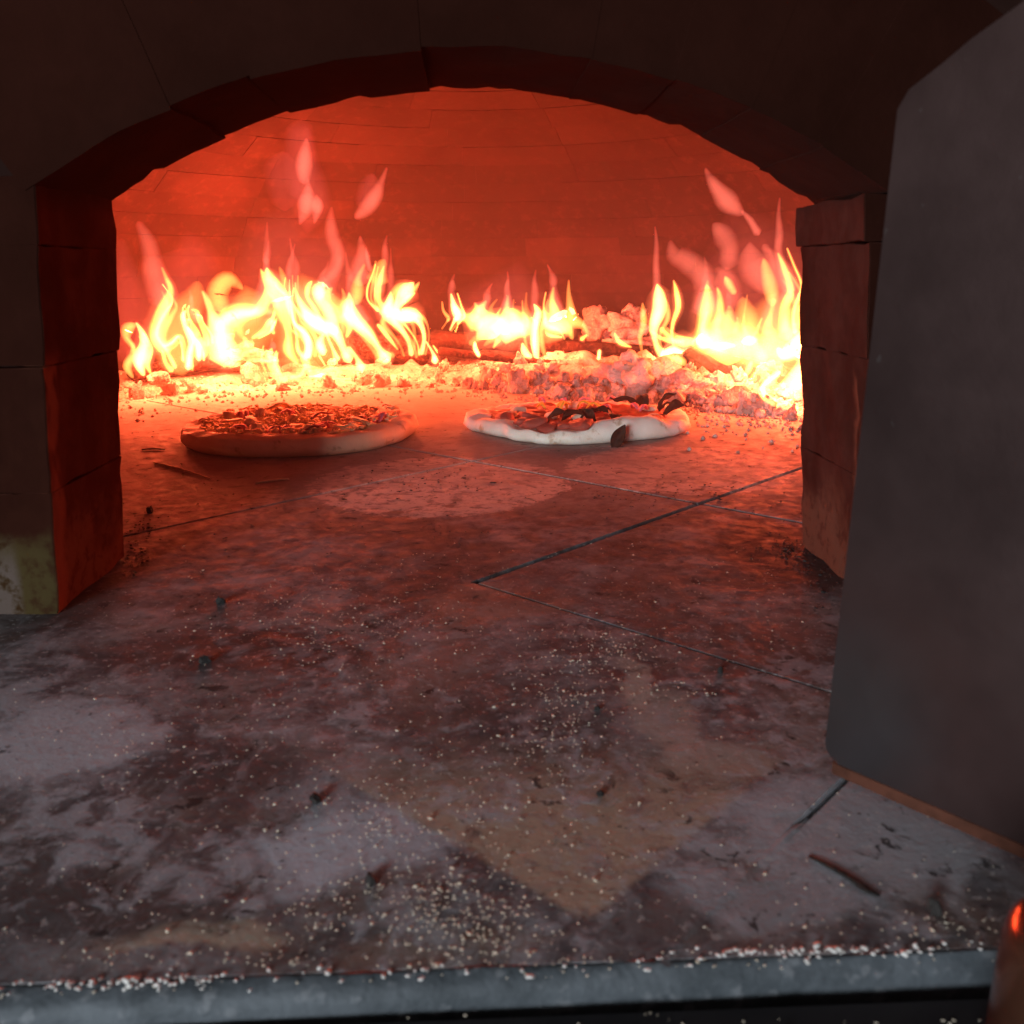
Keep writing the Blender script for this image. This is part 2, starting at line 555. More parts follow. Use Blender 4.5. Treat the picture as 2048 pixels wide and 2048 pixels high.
# ------------------------------------------------------------------ hearth of square stone tiles laid on the diagonal
FRONT = 0.2635
hearth = tag(empty('hearth'), 'stone tiled oven floor dusted with flour and ash', kind='structure')
obj('joint_bed', mesh('joint_bed', [(-1.1, FRONT + .002, -.05), (1.1, FRONT + .002, -.05), (1.1, 2.5, -.05), (-1.1, 2.5, -.05),
                                    (-1.1, FRONT + .002, -.0045), (1.1, FRONT + .002, -.0045), (1.1, 2.5, -.0045), (-1.1, 2.5, -.0045)],
                      [(0, 3, 2, 1), (4, 5, 6, 7), (0, 1, 5, 4), (1, 2, 6, 5), (2, 3, 7, 6), (3, 0, 4, 7)], M['bed']), hearth)
S = 0.3245
U0, V0 = 0.4665, 0.4676
rng = random.Random(4)


def clip_poly(poly, f):
    out = []
    for i in range(len(poly)):
        a, b = poly[i], poly[(i + 1) % len(poly)]
        fa, fb_ = f(a), f(b)
        if fa >= 0:
            out.append(a)
        if (fa >= 0) != (fb_ >= 0):
            k = fa / (fa - fb_)
            out.append((a[0] + (b[0] - a[0]) * k, a[1] + (b[1] - a[1]) * k))
    return out


def joint(axis, i, a):
    """half width of the joint at line i of an axis, at the place a along it"""
    wide = {('u', 0): .0016, ('u', 1): .0018, ('v', 0): .0022, ('v', -1): .0011, ('v', 1): .0016}.get((axis, i), .00005)
    if axis == 'v' and i == 0 and a < 0:
        wide = .00005
    if axis == 'u' and i == 0 and a > 0:
        wide = .00005
    return wide


for i in range(-3, 6):
    for j in range(-3, 6):
        cu, cv = U0 + (i + .5) * S, V0 + (j + .5) * S
        cx, cy = (cu - cv) / 1.41421, (cu + cv) / 1.41421
        if cy < 0.10 or cy > 2.4 or abs(cx) > 1.0:
            continue
        g = (joint('u', i, j + .5 + .0), joint('u', i + 1, j + .5), joint('v', j, i + .5), joint('v', j + 1, i + .5))
        if j == -1 and i == -1:
            g = (g[0], .00005, g[2], g[3])
        us = (U0 + i * S + g[0], U0 + (i + 1) * S - g[1])
        vs = (V0 + j * S + g[2], V0 + (j + 1) * S - g[3])
        quad = [(us[0], vs[0]), (us[1], vs[0]), (us[1], vs[1]), (us[0], vs[1])]
        poly = [((u - v) / 1.41421, (u + v) / 1.41421) for u, v in quad]
        poly = clip_poly(poly, lambda p: p[1] - FRONT)
        poly = clip_poly(poly, lambda p: 2.45 - p[1])
        if len(poly) < 3:
            continue
        bm = bmesh.new()
        zt = 0.0
        top = [bm.verts.new((px, py, zt)) for px, py in poly]
        bot = [bm.verts.new((px, py, -.03)) for px, py in poly]
        ft = bm.faces.new(top)
        bm.faces.new(list(reversed(bot)))
        nn = len(poly)
        for k in range(nn):
            bm.faces.new((top[(k + 1) % nn], top[k], bot[k], bot[(k + 1) % nn]))
        def open_edge(e):
            m_ = (e.verts[0].co + e.verts[1].co) / 2
            mu, mv = (m_.x + m_.y) / 1.41421, (m_.y - m_.x) / 1.41421
            for val, gg in ((mu - us[0], g[0]), (us[1] - mu, g[1]), (mv - vs[0], g[2]), (vs[1] - mv, g[3])):
                if abs(val) < 1e-4:
                    return gg > .0008
            return False
        bv = [e for e in bm.edges if e.verts[0] in top and e.verts[1] in top and open_edge(e)]
        if bv:
            bmesh.ops.bevel(bm, geom=bv, offset=.0010, segments=2, affect='EDGES')
        fin('tile', bm, M['tile'], hearth)

# dust packed into the near joint
vs, fs = [], []
for k in range(25):
    u_ = .2288 + (.345 - .2288) * k / 24
    w_ = .0045 * (1 - max(0, (k - 17) / 7)) + .0003
    for sv, zz in ((-1, -.0004), (0, .00025), (1, -.0004)):
        v_ = V0 - S + sv * w_
        vs.append(((u_ - v_) / 1.41421, (u_ + v_) / 1.41421, zz if k < 23 else zz - .001))
for k in range(24):
    for q in range(2):
        a = k * 3 + q
        fs.append((a, a + 3, a + 4, a + 1))
obj('packed_dust', mesh('packed_dust', [v for v in vs if True], fs, M['tile'], True), hearth)

# front nosing
vs, fs = [], []
prof = [(FRONT - .0002, -.030), (FRONT - .0002, -.0002), (FRONT - .0010, -.0001), (.2612, -.0004), (.2592, -.0016), (.2570, -.0038), (.2560, -.0072), (.2560, -.03)]
NX = 120
for k in range(NX + 1):
    xx = -0.8 + 1.6 * k / NX
    for (py, pz) in prof:
        w = fb((xx, py, pz), 40, 3) * .0008
        vs.append((xx, py + w + (xx * .016 if py < .2600 else 0), pz + fb((xx * 1.3, py * 3, 5), 60, 3) * .0006))
np_ = len(prof)
for k in range(NX):
    for q in range(np_ - 1):
        a = k * np_ + q
        fs.append((a, a + 1, a + np_ + 1, a + np_))
obj('nosing', mesh('nosing', vs, fs, M['lip'], True), hearth)['label'] = 'dark blue grey stone lip along the front edge'

ledge = rough_block('counter', -.8, .8, -.10, .2535, -.05, -.0095, M['ledge'], None, 0, 1, .003)
tag(ledge, 'black steel counter in front of the stone lip, with crumbs on it', kind='structure')

# ------------------------------------------------------------------ the oven: piers, arch, front wall, dome
oven = tag(empty('pizza_oven', (0, .74, 0)), 'soot-blackened brick oven with low arched mouth and glowing dome', 'oven')
oven_inv = Vector((0, -.74, 0))


def child(o):
    """objects of the oven are modelled in world coordinates"""
    o.location = Vector(o.location) + oven_inv
    return o


FY, BY = 0.612, 0.742
courses = [0.0, 0.0865, 0.1705, 0.2465, 0.2760]
for side in (-1, 1):
    pier = child(obj('pier', None, oven))
    for ci in range(4):
        z0, z1 = courses[ci], courses[ci + 1] + (0.012 if (side < 0 and ci == 3) else 0)
        jit = [(.000, .0004), (-.0006, .0008), (.0006, .000), (.004 if side > 0 else .0004, .0006)][ci]
        inner = (0.290 if side < 0 else 0.281) - jit[0]
        zc = (z0 + z1) / 2

        def lean(x, z, side=side):
            ax = abs(x)
            if ax < .34:
                return -side * (0.026 if side < 0 else 0.022) * (z / 0.28) * max(0, min(1, (.34 - ax) / .06))
            return 0
        xs = sorted((side * inner, side * (inner + .205)))
        rough_block('brick', xs[0], xs[1], FY + jit[1], BY, z0 + .0001, z1 - .0001, M['soot'], pier, .0026, .011, .0006, lean, seed=0)
        xs = sorted((side * (inner + .209), side * (inner + .42)))
        rough_block('brick', xs[0], xs[1], FY + .002, BY, z0 + .0001, z1 - .0001, M['soot'], pier, .002, .04, .004, None, seed=ci * 1.1 + side)
    x0, x1 = sorted((side * .298, side * .72))
    b = rough_block('mortar', x0, x1, FY + .012, BY - .012, 0, .268 if side > 0 else .285, M['wall'], pier, 0, 1, .001)

RA, ZA, XA = 0.495, -0.135, -0.003
arch = child(obj('arch', None, oven))
NV = 11
A0, A1 = math.radians(90 + 33.2), math.radians(90 - 33.6)
for k in range(NV):
    a, b = A0 + (A1 - A0) * k / NV, A0 + (A1 - A0) * (k + 1) / NV
    gp = -.0003 / RA
    bm = bmesh.new()
    dr = rng.uniform(-.0016, .0016)
    na, nr, ny = 6, 5, 6
    grid = {}
    r0, r1 = RA + dr, RA + .12
    y0, y1 = FY + rng.uniform(-.0004, .0004), BY + rng.uniform(-.001, .002)
    for ia in range(na + 1):
        for ir in range(nr + 1):
            for iy in range(ny + 1):
                if ia in (0, na) or ir in (0, nr) or iy in (0, ny):
                    aa = a - gp + (b - a + 2 * gp) * ia / na
                    r = r0 + (r1 - r0) * ir / nr
                    yy = y0 + (y1 - y0) * iy / ny
                    co = Vector((XA + r * math.cos(aa), yy, ZA + r * math.sin(aa)))
                    w = fb(co, 26, 3) * .0014
                    # crumbled corner left of the crown
                    ed = 0.0
                    if iy == ny and ir == 0:
                        ed = max(0, fb(co + Vector((3, 0, 0)), 70, 3)) * .004
                    co.z += w + ed
                    if ir == 0 and ia in (0, na):
                        co.z += .0002
                    grid[ia, ir, iy] = bm.verts.new(co)
    def qd(p):
        bm.faces.new([grid[q] for q in p])
    for ia in range(na):
        for iy in range(ny):
            for ir in (0, nr):
                qd([(ia, ir, iy), (ia + 1, ir, iy), (ia + 1, ir, iy + 1), (ia, ir, iy + 1)])
        for ir in range(nr):
            for iy in (0, ny):
                qd([(ia, ir, iy), (ia + 1, ir, iy), (ia + 1, ir + 1, iy), (ia, ir + 1, iy)])
    for ir in range(nr):
        for iy in range(ny):
            for ia in (0, na):
                qd([(ia, ir, iy), (ia, ir + 1, iy), (ia, ir + 1, iy + 1), (ia, ir, iy + 1)])
    fin('arch_brick', bm, M['soot'], arch, True)

# front wall behind and round the arch ring
vs, fs = [], []
NA = 24
for yy in (FY + .018, BY - .012):
    for k in range(NA + 1):
        a = A0 + (A1 - A0) * k / NA
        r = RA + .012
        vs.append((XA + r * math.cos(a), yy, ZA + r * math.sin(a)))
    for k in range(NA + 1):
        vs.append((-.9 + 1.8 * k / NA, yy, 1.1))
n1_ = NA + 1
for k in range(NA):
    fs.append((k, k + 1, n1_ + k + 1, n1_ + k))
    o2 = 2 * n1_
    fs.append((o2 + k, o2 + n1_ + k, o2 + n1_ + k + 1, o2 + k + 1))
    fs.append((k, o2 + k, o2 + k + 1, k + 1))
child(obj('front_wall', mesh('front_wall', vs, fs, M['wall']), oven))
for sd in (-1, 1):
    xa = XA + (RA + .012) * math.cos(A0 if sd < 0 else A1)
    x0, x1 = sorted((xa - sd * .012, sd * 1.0))
    child(rough_block('wing_wall', x0, x1, FY + .03, BY - .014, .279 if sd > 0 else .289, 1.1, M['wall'], oven, 0, 1, .001))
    x0, x1 = sorted((sd * .70, sd * 1.05))
    child(rough_block('wing_wall', x0, x1, FY + .03, BY - .014, -.02, .31, M['wall'], oven, 0, 1, .001))

# dome
DC = Vector((0, 1.50, 0))
DR, WALLZ, DH = 0.90, 0.13, 0.47


def dome_prof(s):
    """s = length along the profile from the floor; gives r, z, and the outward normal in the profile plane"""
    if s < WALLZ:
        return DR, s, (1, 0)
    q = (s - WALLZ) / 1.10
    a = q * math.pi / 2
    r, z = DR * math.cos(a), WALLZ + DH * math.sin(a)
    nr, nz = math.cos(a) / DR, math.sin(a) / DH
    l = math.hypot(nr, nz)
    return r, z, (nr / l, nz / l)


dome = child(obj('dome', None, oven))
hh = 0.066
s = 0.0
ring = 0
while s < 1.02:
    s1 = s + hh - .0007
    r, z, nrm = dome_prof((s + s1) / 2)
    cnt = max(6, int(2 * math.pi * r / 0.225))
    off = 0.5 * (ring % 2) + .13 * ring
    for k in range(cnt):
        a0 = 2 * math.pi * (k + off) / cnt
        gap = .0006 / max(r, .1)
        a1 = 2 * math.pi * (k + 1 + off) / cnt - gap
        am = (a0 + a1) / 2
        if DC.y + r * math.sin(am) < 0.80:
            continue
        jr = rng.uniform(-.0006, .0006)
        vs = []
        for dd in (0, .05):
            for ss_ in (s, s1):
                for aa in (a0, am, a1):
                    rr, zz, nn2 = dome_prof(ss_)
                    rad = rr + nn2[0] * (dd + jr + rng.uniform(-.0003, .0003))
                    vs.append((DC.x + rad * math.cos(aa), DC.y + rad * math.sin(aa), zz + nn2[1] * (dd + jr)))
        fs = [(0, 3, 4, 1), (1, 4, 5, 2), (6, 7, 10, 9), (7, 8, 11, 10), (0, 1, 7, 6), (1, 2, 8, 7), (3, 9, 10, 4), (4, 10, 11, 5), (0, 6, 9, 3), (2, 5, 11, 8)]
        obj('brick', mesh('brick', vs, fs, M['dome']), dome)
    s += hh
    ring += 1
# mortar behind the bricks and the outer shell in one closed skin
vs, fs = [], []
NS, NAa = 26, 64
for lay in (.0025, .13):
    for i in range(NS + 1):
        rr, zz, nn2 = dome_prof(1.23 * i / NS)
        for k in range(NAa):
            aa = 2 * math.pi * k / NAa
            yy = DC.y + max(rr + nn2[0] * lay, .001) * math.sin(aa)
            vs.append((DC.x + max(rr + nn2[0] * lay, .001) * math.cos(aa), max(yy, BY - .010 - lay * .03), zz + nn2[1] * lay - (.002 if i == 0 else 0)))
for lay in range(2):
    base = lay * (NS + 1) * NAa
    for i in range(NS):
        for k in range(NAa):
            a, b = base + i * NAa + k, base + i * NAa + (k + 1) % NAa
            f = (a, b, b + NAa, a + NAa)
            # leave the mouth open
            ys = [vs[q][1] for q in f]
            if max(ys) < BY + .01:
                continue
            fs.append(f if lay else f[::-1])
obj('mortar', mesh('mortar', vs, fs, M['mortar'], True), dome)

# ------------------------------------------------------------------ the steel door
d0, d1 = gnd(1645, 1515, .009), gnd(2048, 1690, .009)
dd = (d1 - d0)
dd.z = 0
dd.normalize()
door = tag(empty('oven_door', (d0.x, d0.y, 0)), 'dark grey steel arched door swung open on the right', 'door')
ang = math.atan2(dd.y, dd.x)
door.rotation_euler = (0, 0, ang)
bm = bmesh.new()
out = []
WD = 0.54
z0 = .009


def corner(cx, cz, r, a0, a1, n=5):
    return [(cx + r * math.cos(a0 + (a1 - a0) * i / n), cz + r * math.sin(a0 + (a1 - a0) * i / n)) for i in range(n + 1)]


out += corner(.008, z0 + .008, .008, math.radians(270), math.radians(180))
zs = .293
arc = []
Rr = .495
for i in range(25):
    xx = .004 + (WD - .008) * i / 24
    arc.append((xx + .006 * (1 - i / 12) * 0, zs + math.sqrt(Rr ** 2 - (xx - WD / 2) ** 2) - math.sqrt(Rr ** 2 - (WD / 2) ** 2)))
# edge leans a little outward at the top as the door hangs
out += [(.006, zs - .004)] + [(a + .006 * (1 - a / WD), b) for a, b in arc]
out += [(WD, zs - .004)] + corner(WD - .008, z0 + .008, .008, 0, math.radians(-90))
T = .006
f = [bm.verts.new((a, 0, b)) for a, b in out]
g = [bm.verts.new((a, T, b)) for a, b in out]
bm.faces.new(f)
bm.faces.new(g[::-1])
for i in range(len(f)):
    j = (i + 1) % len(f)
    bm.faces.new((f[j], f[i], g[i], g[j]))
bmesh.ops.bevel(bm, geom=[e for e in bm.edges if (e.verts[0].co.y == e.verts[1].co.y)], offset=.0012, segments=2, affect='EDGES')
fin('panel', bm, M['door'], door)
rough_block('bottom_strip', .004, WD - .004, .0012, T - .0008, .0018, .0086, M['rust'], door, 0, 1, .0008)['label'] = 'rust-brown strip along the bottom of the door'  # added strip; its brown stands in for the fire's glow under the door
for sx, zb in ((.125, 0.0), (.42, -.0095)):
    rough_block('foot', sx, sx + .02, -.015, T + .012, zb, .012, M['door'], door, 0, 1, .002)

# ------------------------------------------------------------------ bank of ash along the back
FRB = [(-.86, 1.30), (-.74, 1.56), (-.66, 1.70), (-.35, 1.86), (-.04, 1.88), (.146, 1.70), (.306, 1.565), (.42, 1.475), (.50, 1.40), (.62, 1.24), (.80, 1.12)]
HGT = [.03, .03, .026, .026, .036, .050, .055, .050, .038, .03, .02]


def interp(L, t):
    t = max(0, min(len(L) - 1.0001, t))
    i = int(t)
    k = t - i
    a, b = L[i], L[i + 1]
    if isinstance(a, tuple):
        return tuple(a[q] + (b[q] - a[q]) * k for q in range(len(a)))
    return a + (b - a) * k


def ash_pt(t, d):
    fx, fy = interp(FRB, t)
    dx, dy = fx, fy - 1.05
    l = math.hypot(dx, dy)
    dx, dy = dx / l, dy / l
    wob = .02 * fb((fx * 3, fy * 3, 2), 4, 3)
    px, py = fx + dx * (d + wob), fy + dy * (d + wob)
    k = min(1, max(0, d / .20))
    k = k * k * (3 - 2 * k)
    hgt = interp(HGT, t) * k * (0.75 + .5 * fb((px, py, 0), 7, 3))
    hgt += (.012 * fb((px, py, 3), 26, 4) + .007 * fb((px, py, 7), 70, 3)) * min(1, d / .05)
    return Vector((px, py, max(hgt, -.002) + .0005 - (.004 if d <= 0 else 0)))


ash = tag(empty('ash_bank', (0, 1.9, 0)), 'bank of pale ash and crusted coals along the back of the oven', 'ash')
ainv = Vector((0, -1.9, 0))
vs, fs = [], []
NT_, ND = 230, 60
for i in range(NT_ + 1):
    for j in range(ND + 1):
        vs.append(ash_pt(i / NT_ * (len(FRB) - 1), .55 * j / ND))
for i in range(NT_):
    for j in range(ND):
        a = i * (ND + 1) + j
        c_ = vs[a]
        if (Vector((c_.x, c_.y, 0)) - DC).length > .905:
            continue
        fs.append((a, a + ND + 1, a + ND + 2, a + 1))
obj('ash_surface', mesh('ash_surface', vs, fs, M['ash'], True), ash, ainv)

rocks = [rock_mesh('ash_lump', k + 1, .62, 1.7, 3, M['lump']) for k in range(10)]
rng = random.Random(11)
for k in range(280):
    t = rng.uniform(1.6, 9.0) if k % 3 else rng.uniform(4.3, 7.8)
    d = abs(rng.gauss(.02, .11))
    p = ash_pt(t, d)
    if (Vector((p.x, p.y, 0)) - DC).length > .85:
        continue
    sz = rng.choice((.005, .006, .007, .008, .009, .010, .012, .015, .019)) * rng.uniform(.8, 1.2) * (1.0 if d < .22 else 1.2)
    o = obj('ash_lump', rng.choice(rocks), ash, p + ainv + Vector((0, 0, sz * .35)),
            (rng.uniform(0, 6), rng.uniform(0, 6), rng.uniform(0, 6)), (sz * rng.uniform(.9, 1.5), sz, sz * rng.uniform(.6, .95)))
# fine crumbs of ash
vs, fs = [], []
for k in range(2600):
    t = rng.uniform(1.2, 9.3)
    d = rng.uniform(-.06, .30) if k % 4 else rng.gauss(-.03, .06)
    p = ash_pt(t, max(d, 0)) if d > 0 else ash_pt(t, 0)
    if d <= 0:
        fx, fy = interp(FRB, t)
        l = Vector((fx, fy - 1.05, 0)).normalized()
        p = Vector((fx, fy, .0)) + l * d * 1.6
    sz = rng.uniform(.0012, .0045)
    b = len(vs)
    for q in ((1, 0, 0), (-.9, .2, 0), (0, 1, .1), (.1, -1, 0), (0, .1, .9), (0, 0, -.7)):
        vs.append(p + Vector([c * sz * rng.uniform(.7, 1.4) for c in q]) + Vector((0, 0, sz * .4)))
    for f_ in ((0, 2, 4), (2, 1, 4), (1, 3, 4), (3, 0, 4), (2, 0, 5), (1, 2, 5), (3, 1, 5), (0, 3, 5)):
        fs.append(tuple(b + q for q in f_))
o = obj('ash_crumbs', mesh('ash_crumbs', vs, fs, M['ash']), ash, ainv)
o['kind'] = 'stuff'


def log(label, p0, p1, r0, r1, seed, flat=0.0, mat='log'):
    p0, p1 = Vector(p0), Vector(p1)
    ax = (p1 - p0)
    L = ax.length
    n = 26
    pts = [p0 + ax * (i / n) for i in range(n + 1)]
    rad = [r0 + (r1 - r0) * i / n for i in range(n + 1)]
    v, f_ = tube(pts, rad, 18, 1)
    v2 = []
    ctr = (p0 + p1) / 2
    axn = ax.normalized()
    for q in v:
        tt = (q - p0).dot(axn)
        c0 = p0 + axn * tt
        rr = q - c0
        w = 1 + .22 * fb((tt * 6 + seed, rr.x * 40, rr.z * 40), 1.0, 4) + .10 * fb((tt * 40, seed, rr.z * 90), 1, 3)
        # split face
        if flat and rr.z > r0 * flat:
            rr.z = r0 * flat + (rr.z - r0 * flat) * .3
        v2.append(c0 + rr * w - p0)
    o = tag(empty('firewood_log', p0), label, 'log', 'logs in the fire')
    obj('wood', mesh('wood', v2, f_, M[mat], True), o)
    return o


def at(x, y, Y):
    return ony(x, y, Y)


log('long dark charred log across the middle of the fire', at(868, 672, 2.06), at(1335, 704, 2.01), .026, .017, 1, .3)
log('thin split stick in front of the long dark log', at(880, 703, 1.99), at(1205, 738, 1.93), .009, .007, 2)
log('thick orange-lit log behind the left flames', at(640, 700, 2.10), at(885, 690, 2.09), .040, .034, 3, .5)
log('log burning at the far right edge of the mouth', at(1385, 712, 1.72), at(1650, 800, 1.54), .034, .030, 4, .4)
log('low log under the flames at the far left', at(262, 748, 1.83), at(470, 712, 1.99), .014, .018, 5)
log('log leaning behind the white-hot flames at right', at(1340, 690, 1.84), at(1640, 690, 1.66), .020, .020, 6)


def chunk(label, x, y, Y, w, h, seed, cat='ash lump', amp=.55, squash=1.0):
    c = at(x, y, Y)
    k = Y / FPX
    me = rock_mesh('ash_chunk', seed, amp, 1.7, 4, M['chunk'], .18)
    o = obj('ash_chunk', me, None, c, (0, 0, seed), (w * k * .5, w * k * .45, h * k * .5))
    return tag(o, label, cat)


chunk('large crumbling ash-white log end in front of the dark log', 1278, 752, 1.70, 132, 104, 3, amp=.75)
chunk('smaller ash lump right of the large ash-white log end', 1372, 780, 1.62, 130, 70, 8, amp=.5)
chunk('square burnt block at the back wall, left of the pair', 1193, 652, 2.16, 66, 80, 5, amp=.4)
chunk('knobbly burnt lump at the back wall, right of the pair', 1254, 652, 2.12, 74, 66, 6, amp=.7)
chunk('flat burnt slab lying below the pair at the back wall', 1258, 690, 2.10, 100, 34, 9, amp=.5)
chunk('bright glowing ash mound beneath the white flame at left', 482, 716, 2.0, 110, 56, 12, amp=.7)
chunk('dark rounded coal at the left end of the ash', 318, 757, 1.76, 46, 30, 14, amp=.3)

# ------------------------------------------------------------------ fire
vol_cache = {}
FCOL = {'w': (6.6, 2.0, .50), 'y': (3.9, 1.12, .18), 'o': (1.7, .46, .095), 'p': (.50, .088, .058), 'f': (.15, .022, .018), 's': (.55, .11, .045)}


def flame_mat(kind, e):
    q = round(math.log(e) / math.log(1.35))
    key_ = (kind, q)
    if key_ not in vol_cache:
        t = NT('flame_%s' % {'w': 'white', 'y': 'yellow', 'o': 'orange', 'p': 'pink', 'f': 'faint', 's': 'sheath'}[kind])
        em = t.n('ShaderNodeEmission')
        c = FCOL[kind]
        m = max(c)
        em.inputs[0].default_value = (c[0] / m, c[1] / m, c[2] / m, 1)
        em.inputs[1].default_value = m * 1.35 ** q
        t.link(em.outputs[0], t.out.inputs['Volume'])
        vol_cache[key_] = t.m
    return vol_cache[key_]


FY_TAB = [(150, 1.70), (250, 1.79), (450, 1.95), (700, 2.04), (950, 2.07), (1250, 1.97), (1400, 1.78), (1520, 1.62), (1640, 1.50)]


def fire_y(x):
    for (a, ya), (b, yb) in zip(FY_TAB, FY_TAB[1:]):
        if x <= b:
            return ya + (yb - ya) * (x - a) / (b - a)
    return FY_TAB[-1][1]


CROP = {'A': (220, 500, .176), 'B': (520, 520, .1967), 'C': (900, 600, .207), 'D': (1250, 600, .207), 'E': (500, 200, .207), 'F': (1250, 330, .1967)}


def flame(fire, crop, kind, pts, back=0.0):
    cx, cy, k = CROP[crop]
    px = [(cx + k * u, cy + k * v, k * w) for u, v, w in pts]
    Y = fire_y(px[0][0]) + back - .07
    P, Rr_ = [], []
    for i, (x, y, w) in enumerate(px):
        yy = Y + .012 * math.sin(i * 1.7 + px[0][0])
        P.append(ony(x, y, yy))
        Rr_.append(max(w * .72 * yy / FPX, .0016))
    base = P[0].copy()
    rmean = sum(Rr_) / len(Rr_)
    dp = (P[0] - Vector((0, 0, H))).normalized()
    layers = [(kind, 1.0)]
    if kind in 'wy':
        layers.append(('s', 1.9))
    else:
        layers = [(kind, 1.35)]
    for kd_, sc_ in layers:
        sq = min(1.0, .016 / rmean) if kd_ != 'f' else 1.0
        v, f_ = tube(P, [r * sc_ for r in Rr_], 18, 4, dp, sq, True)
        v = [q - base for q in v]
        o = obj('flame', mesh('flame', v, f_, flame_mat(kd_, 1.0 / (2 * rmean * sc_ * sq)), True, True), fire)
        o.location = base - fire.location


frng = random.Random(77)


def feather(fire, crop, kind, pts, back=0.0):
    """thinner tongues beside a main one and a translucent red tip above it"""
    if kind not in 'wy' or len(pts) < 4:
        return
    wmax = max(p[2] for p in pts)
    for k in range(3):
        du, dv = frng.uniform(-1, 1) * (30 + wmax * .9), frng.uniform(-30, 30)
        st, ws = frng.uniform(.7, 1.1), frng.uniform(.22, .45)
        u0, v0 = pts[0][0], pts[0][1]
        ph = frng.uniform(0, 6)
        new = [(u + du + 14 * math.sin(i * 1.4 + ph), v0 + dv + (v - v0) * st, max(12, w * ws * 1.3)) for i, (u, v, w) in enumerate(pts)]
        flame(fire, crop, 'y' if k == 0 else 'o', new, back + frng.uniform(-.04, .05))
    u1, v1, w1 = pts[-1]
    um, vm, wm = pts[len(pts) // 2]
    L = (pts[0][1] - v1) * frng.uniform(.35, .7)
    a = frng.uniform(-60, 60)
    b_ = frng.uniform(-14, 14)
    if frng.random() < .75 and pts[0][1] - v1 > 160:
        flame(fire, crop, 'p', [(um, vm, max(wm * 1.3, 60)), (u1 + b_ * .4, v1 + 10, max(46, w1 * 2.4)), (u1 + b_, v1 - L * .35, frng.uniform(34, 50)),
                                (u1 + a * .5 - b_ * .4, v1 - L * .7, frng.uniform(18, 30)), (u1 + a, v1 - L, 8)], back + .03)


def fire_lamp(fire, x, y, Y, power=1.0):
    l = bpy.data.lights.new('fire_glow', 'POINT')
    l.energy = FIRE_POWER * power
    l.color = FIRE_COLOR
    l.shadow_soft_size = .035
    o = bpy.data.objects.new('fire_glow', l)
    col.objects.link(o)
    o.parent = fire
    o.location = ony(x, y, Y - .10) - fire.location


fl = tag(empty('fire', at(560, 745, 1.98)), 'tall yellow flames along the left and back of the oven', 'fire')
fm = tag(empty('fire', at(1000, 690, 2.06)), 'low yellow flames on the dark log in the middle', 'fire')
fr = tag(empty('fire', at(1500, 780, 1.64)), 'white-hot flames at the right edge of the oven mouth', 'fire')

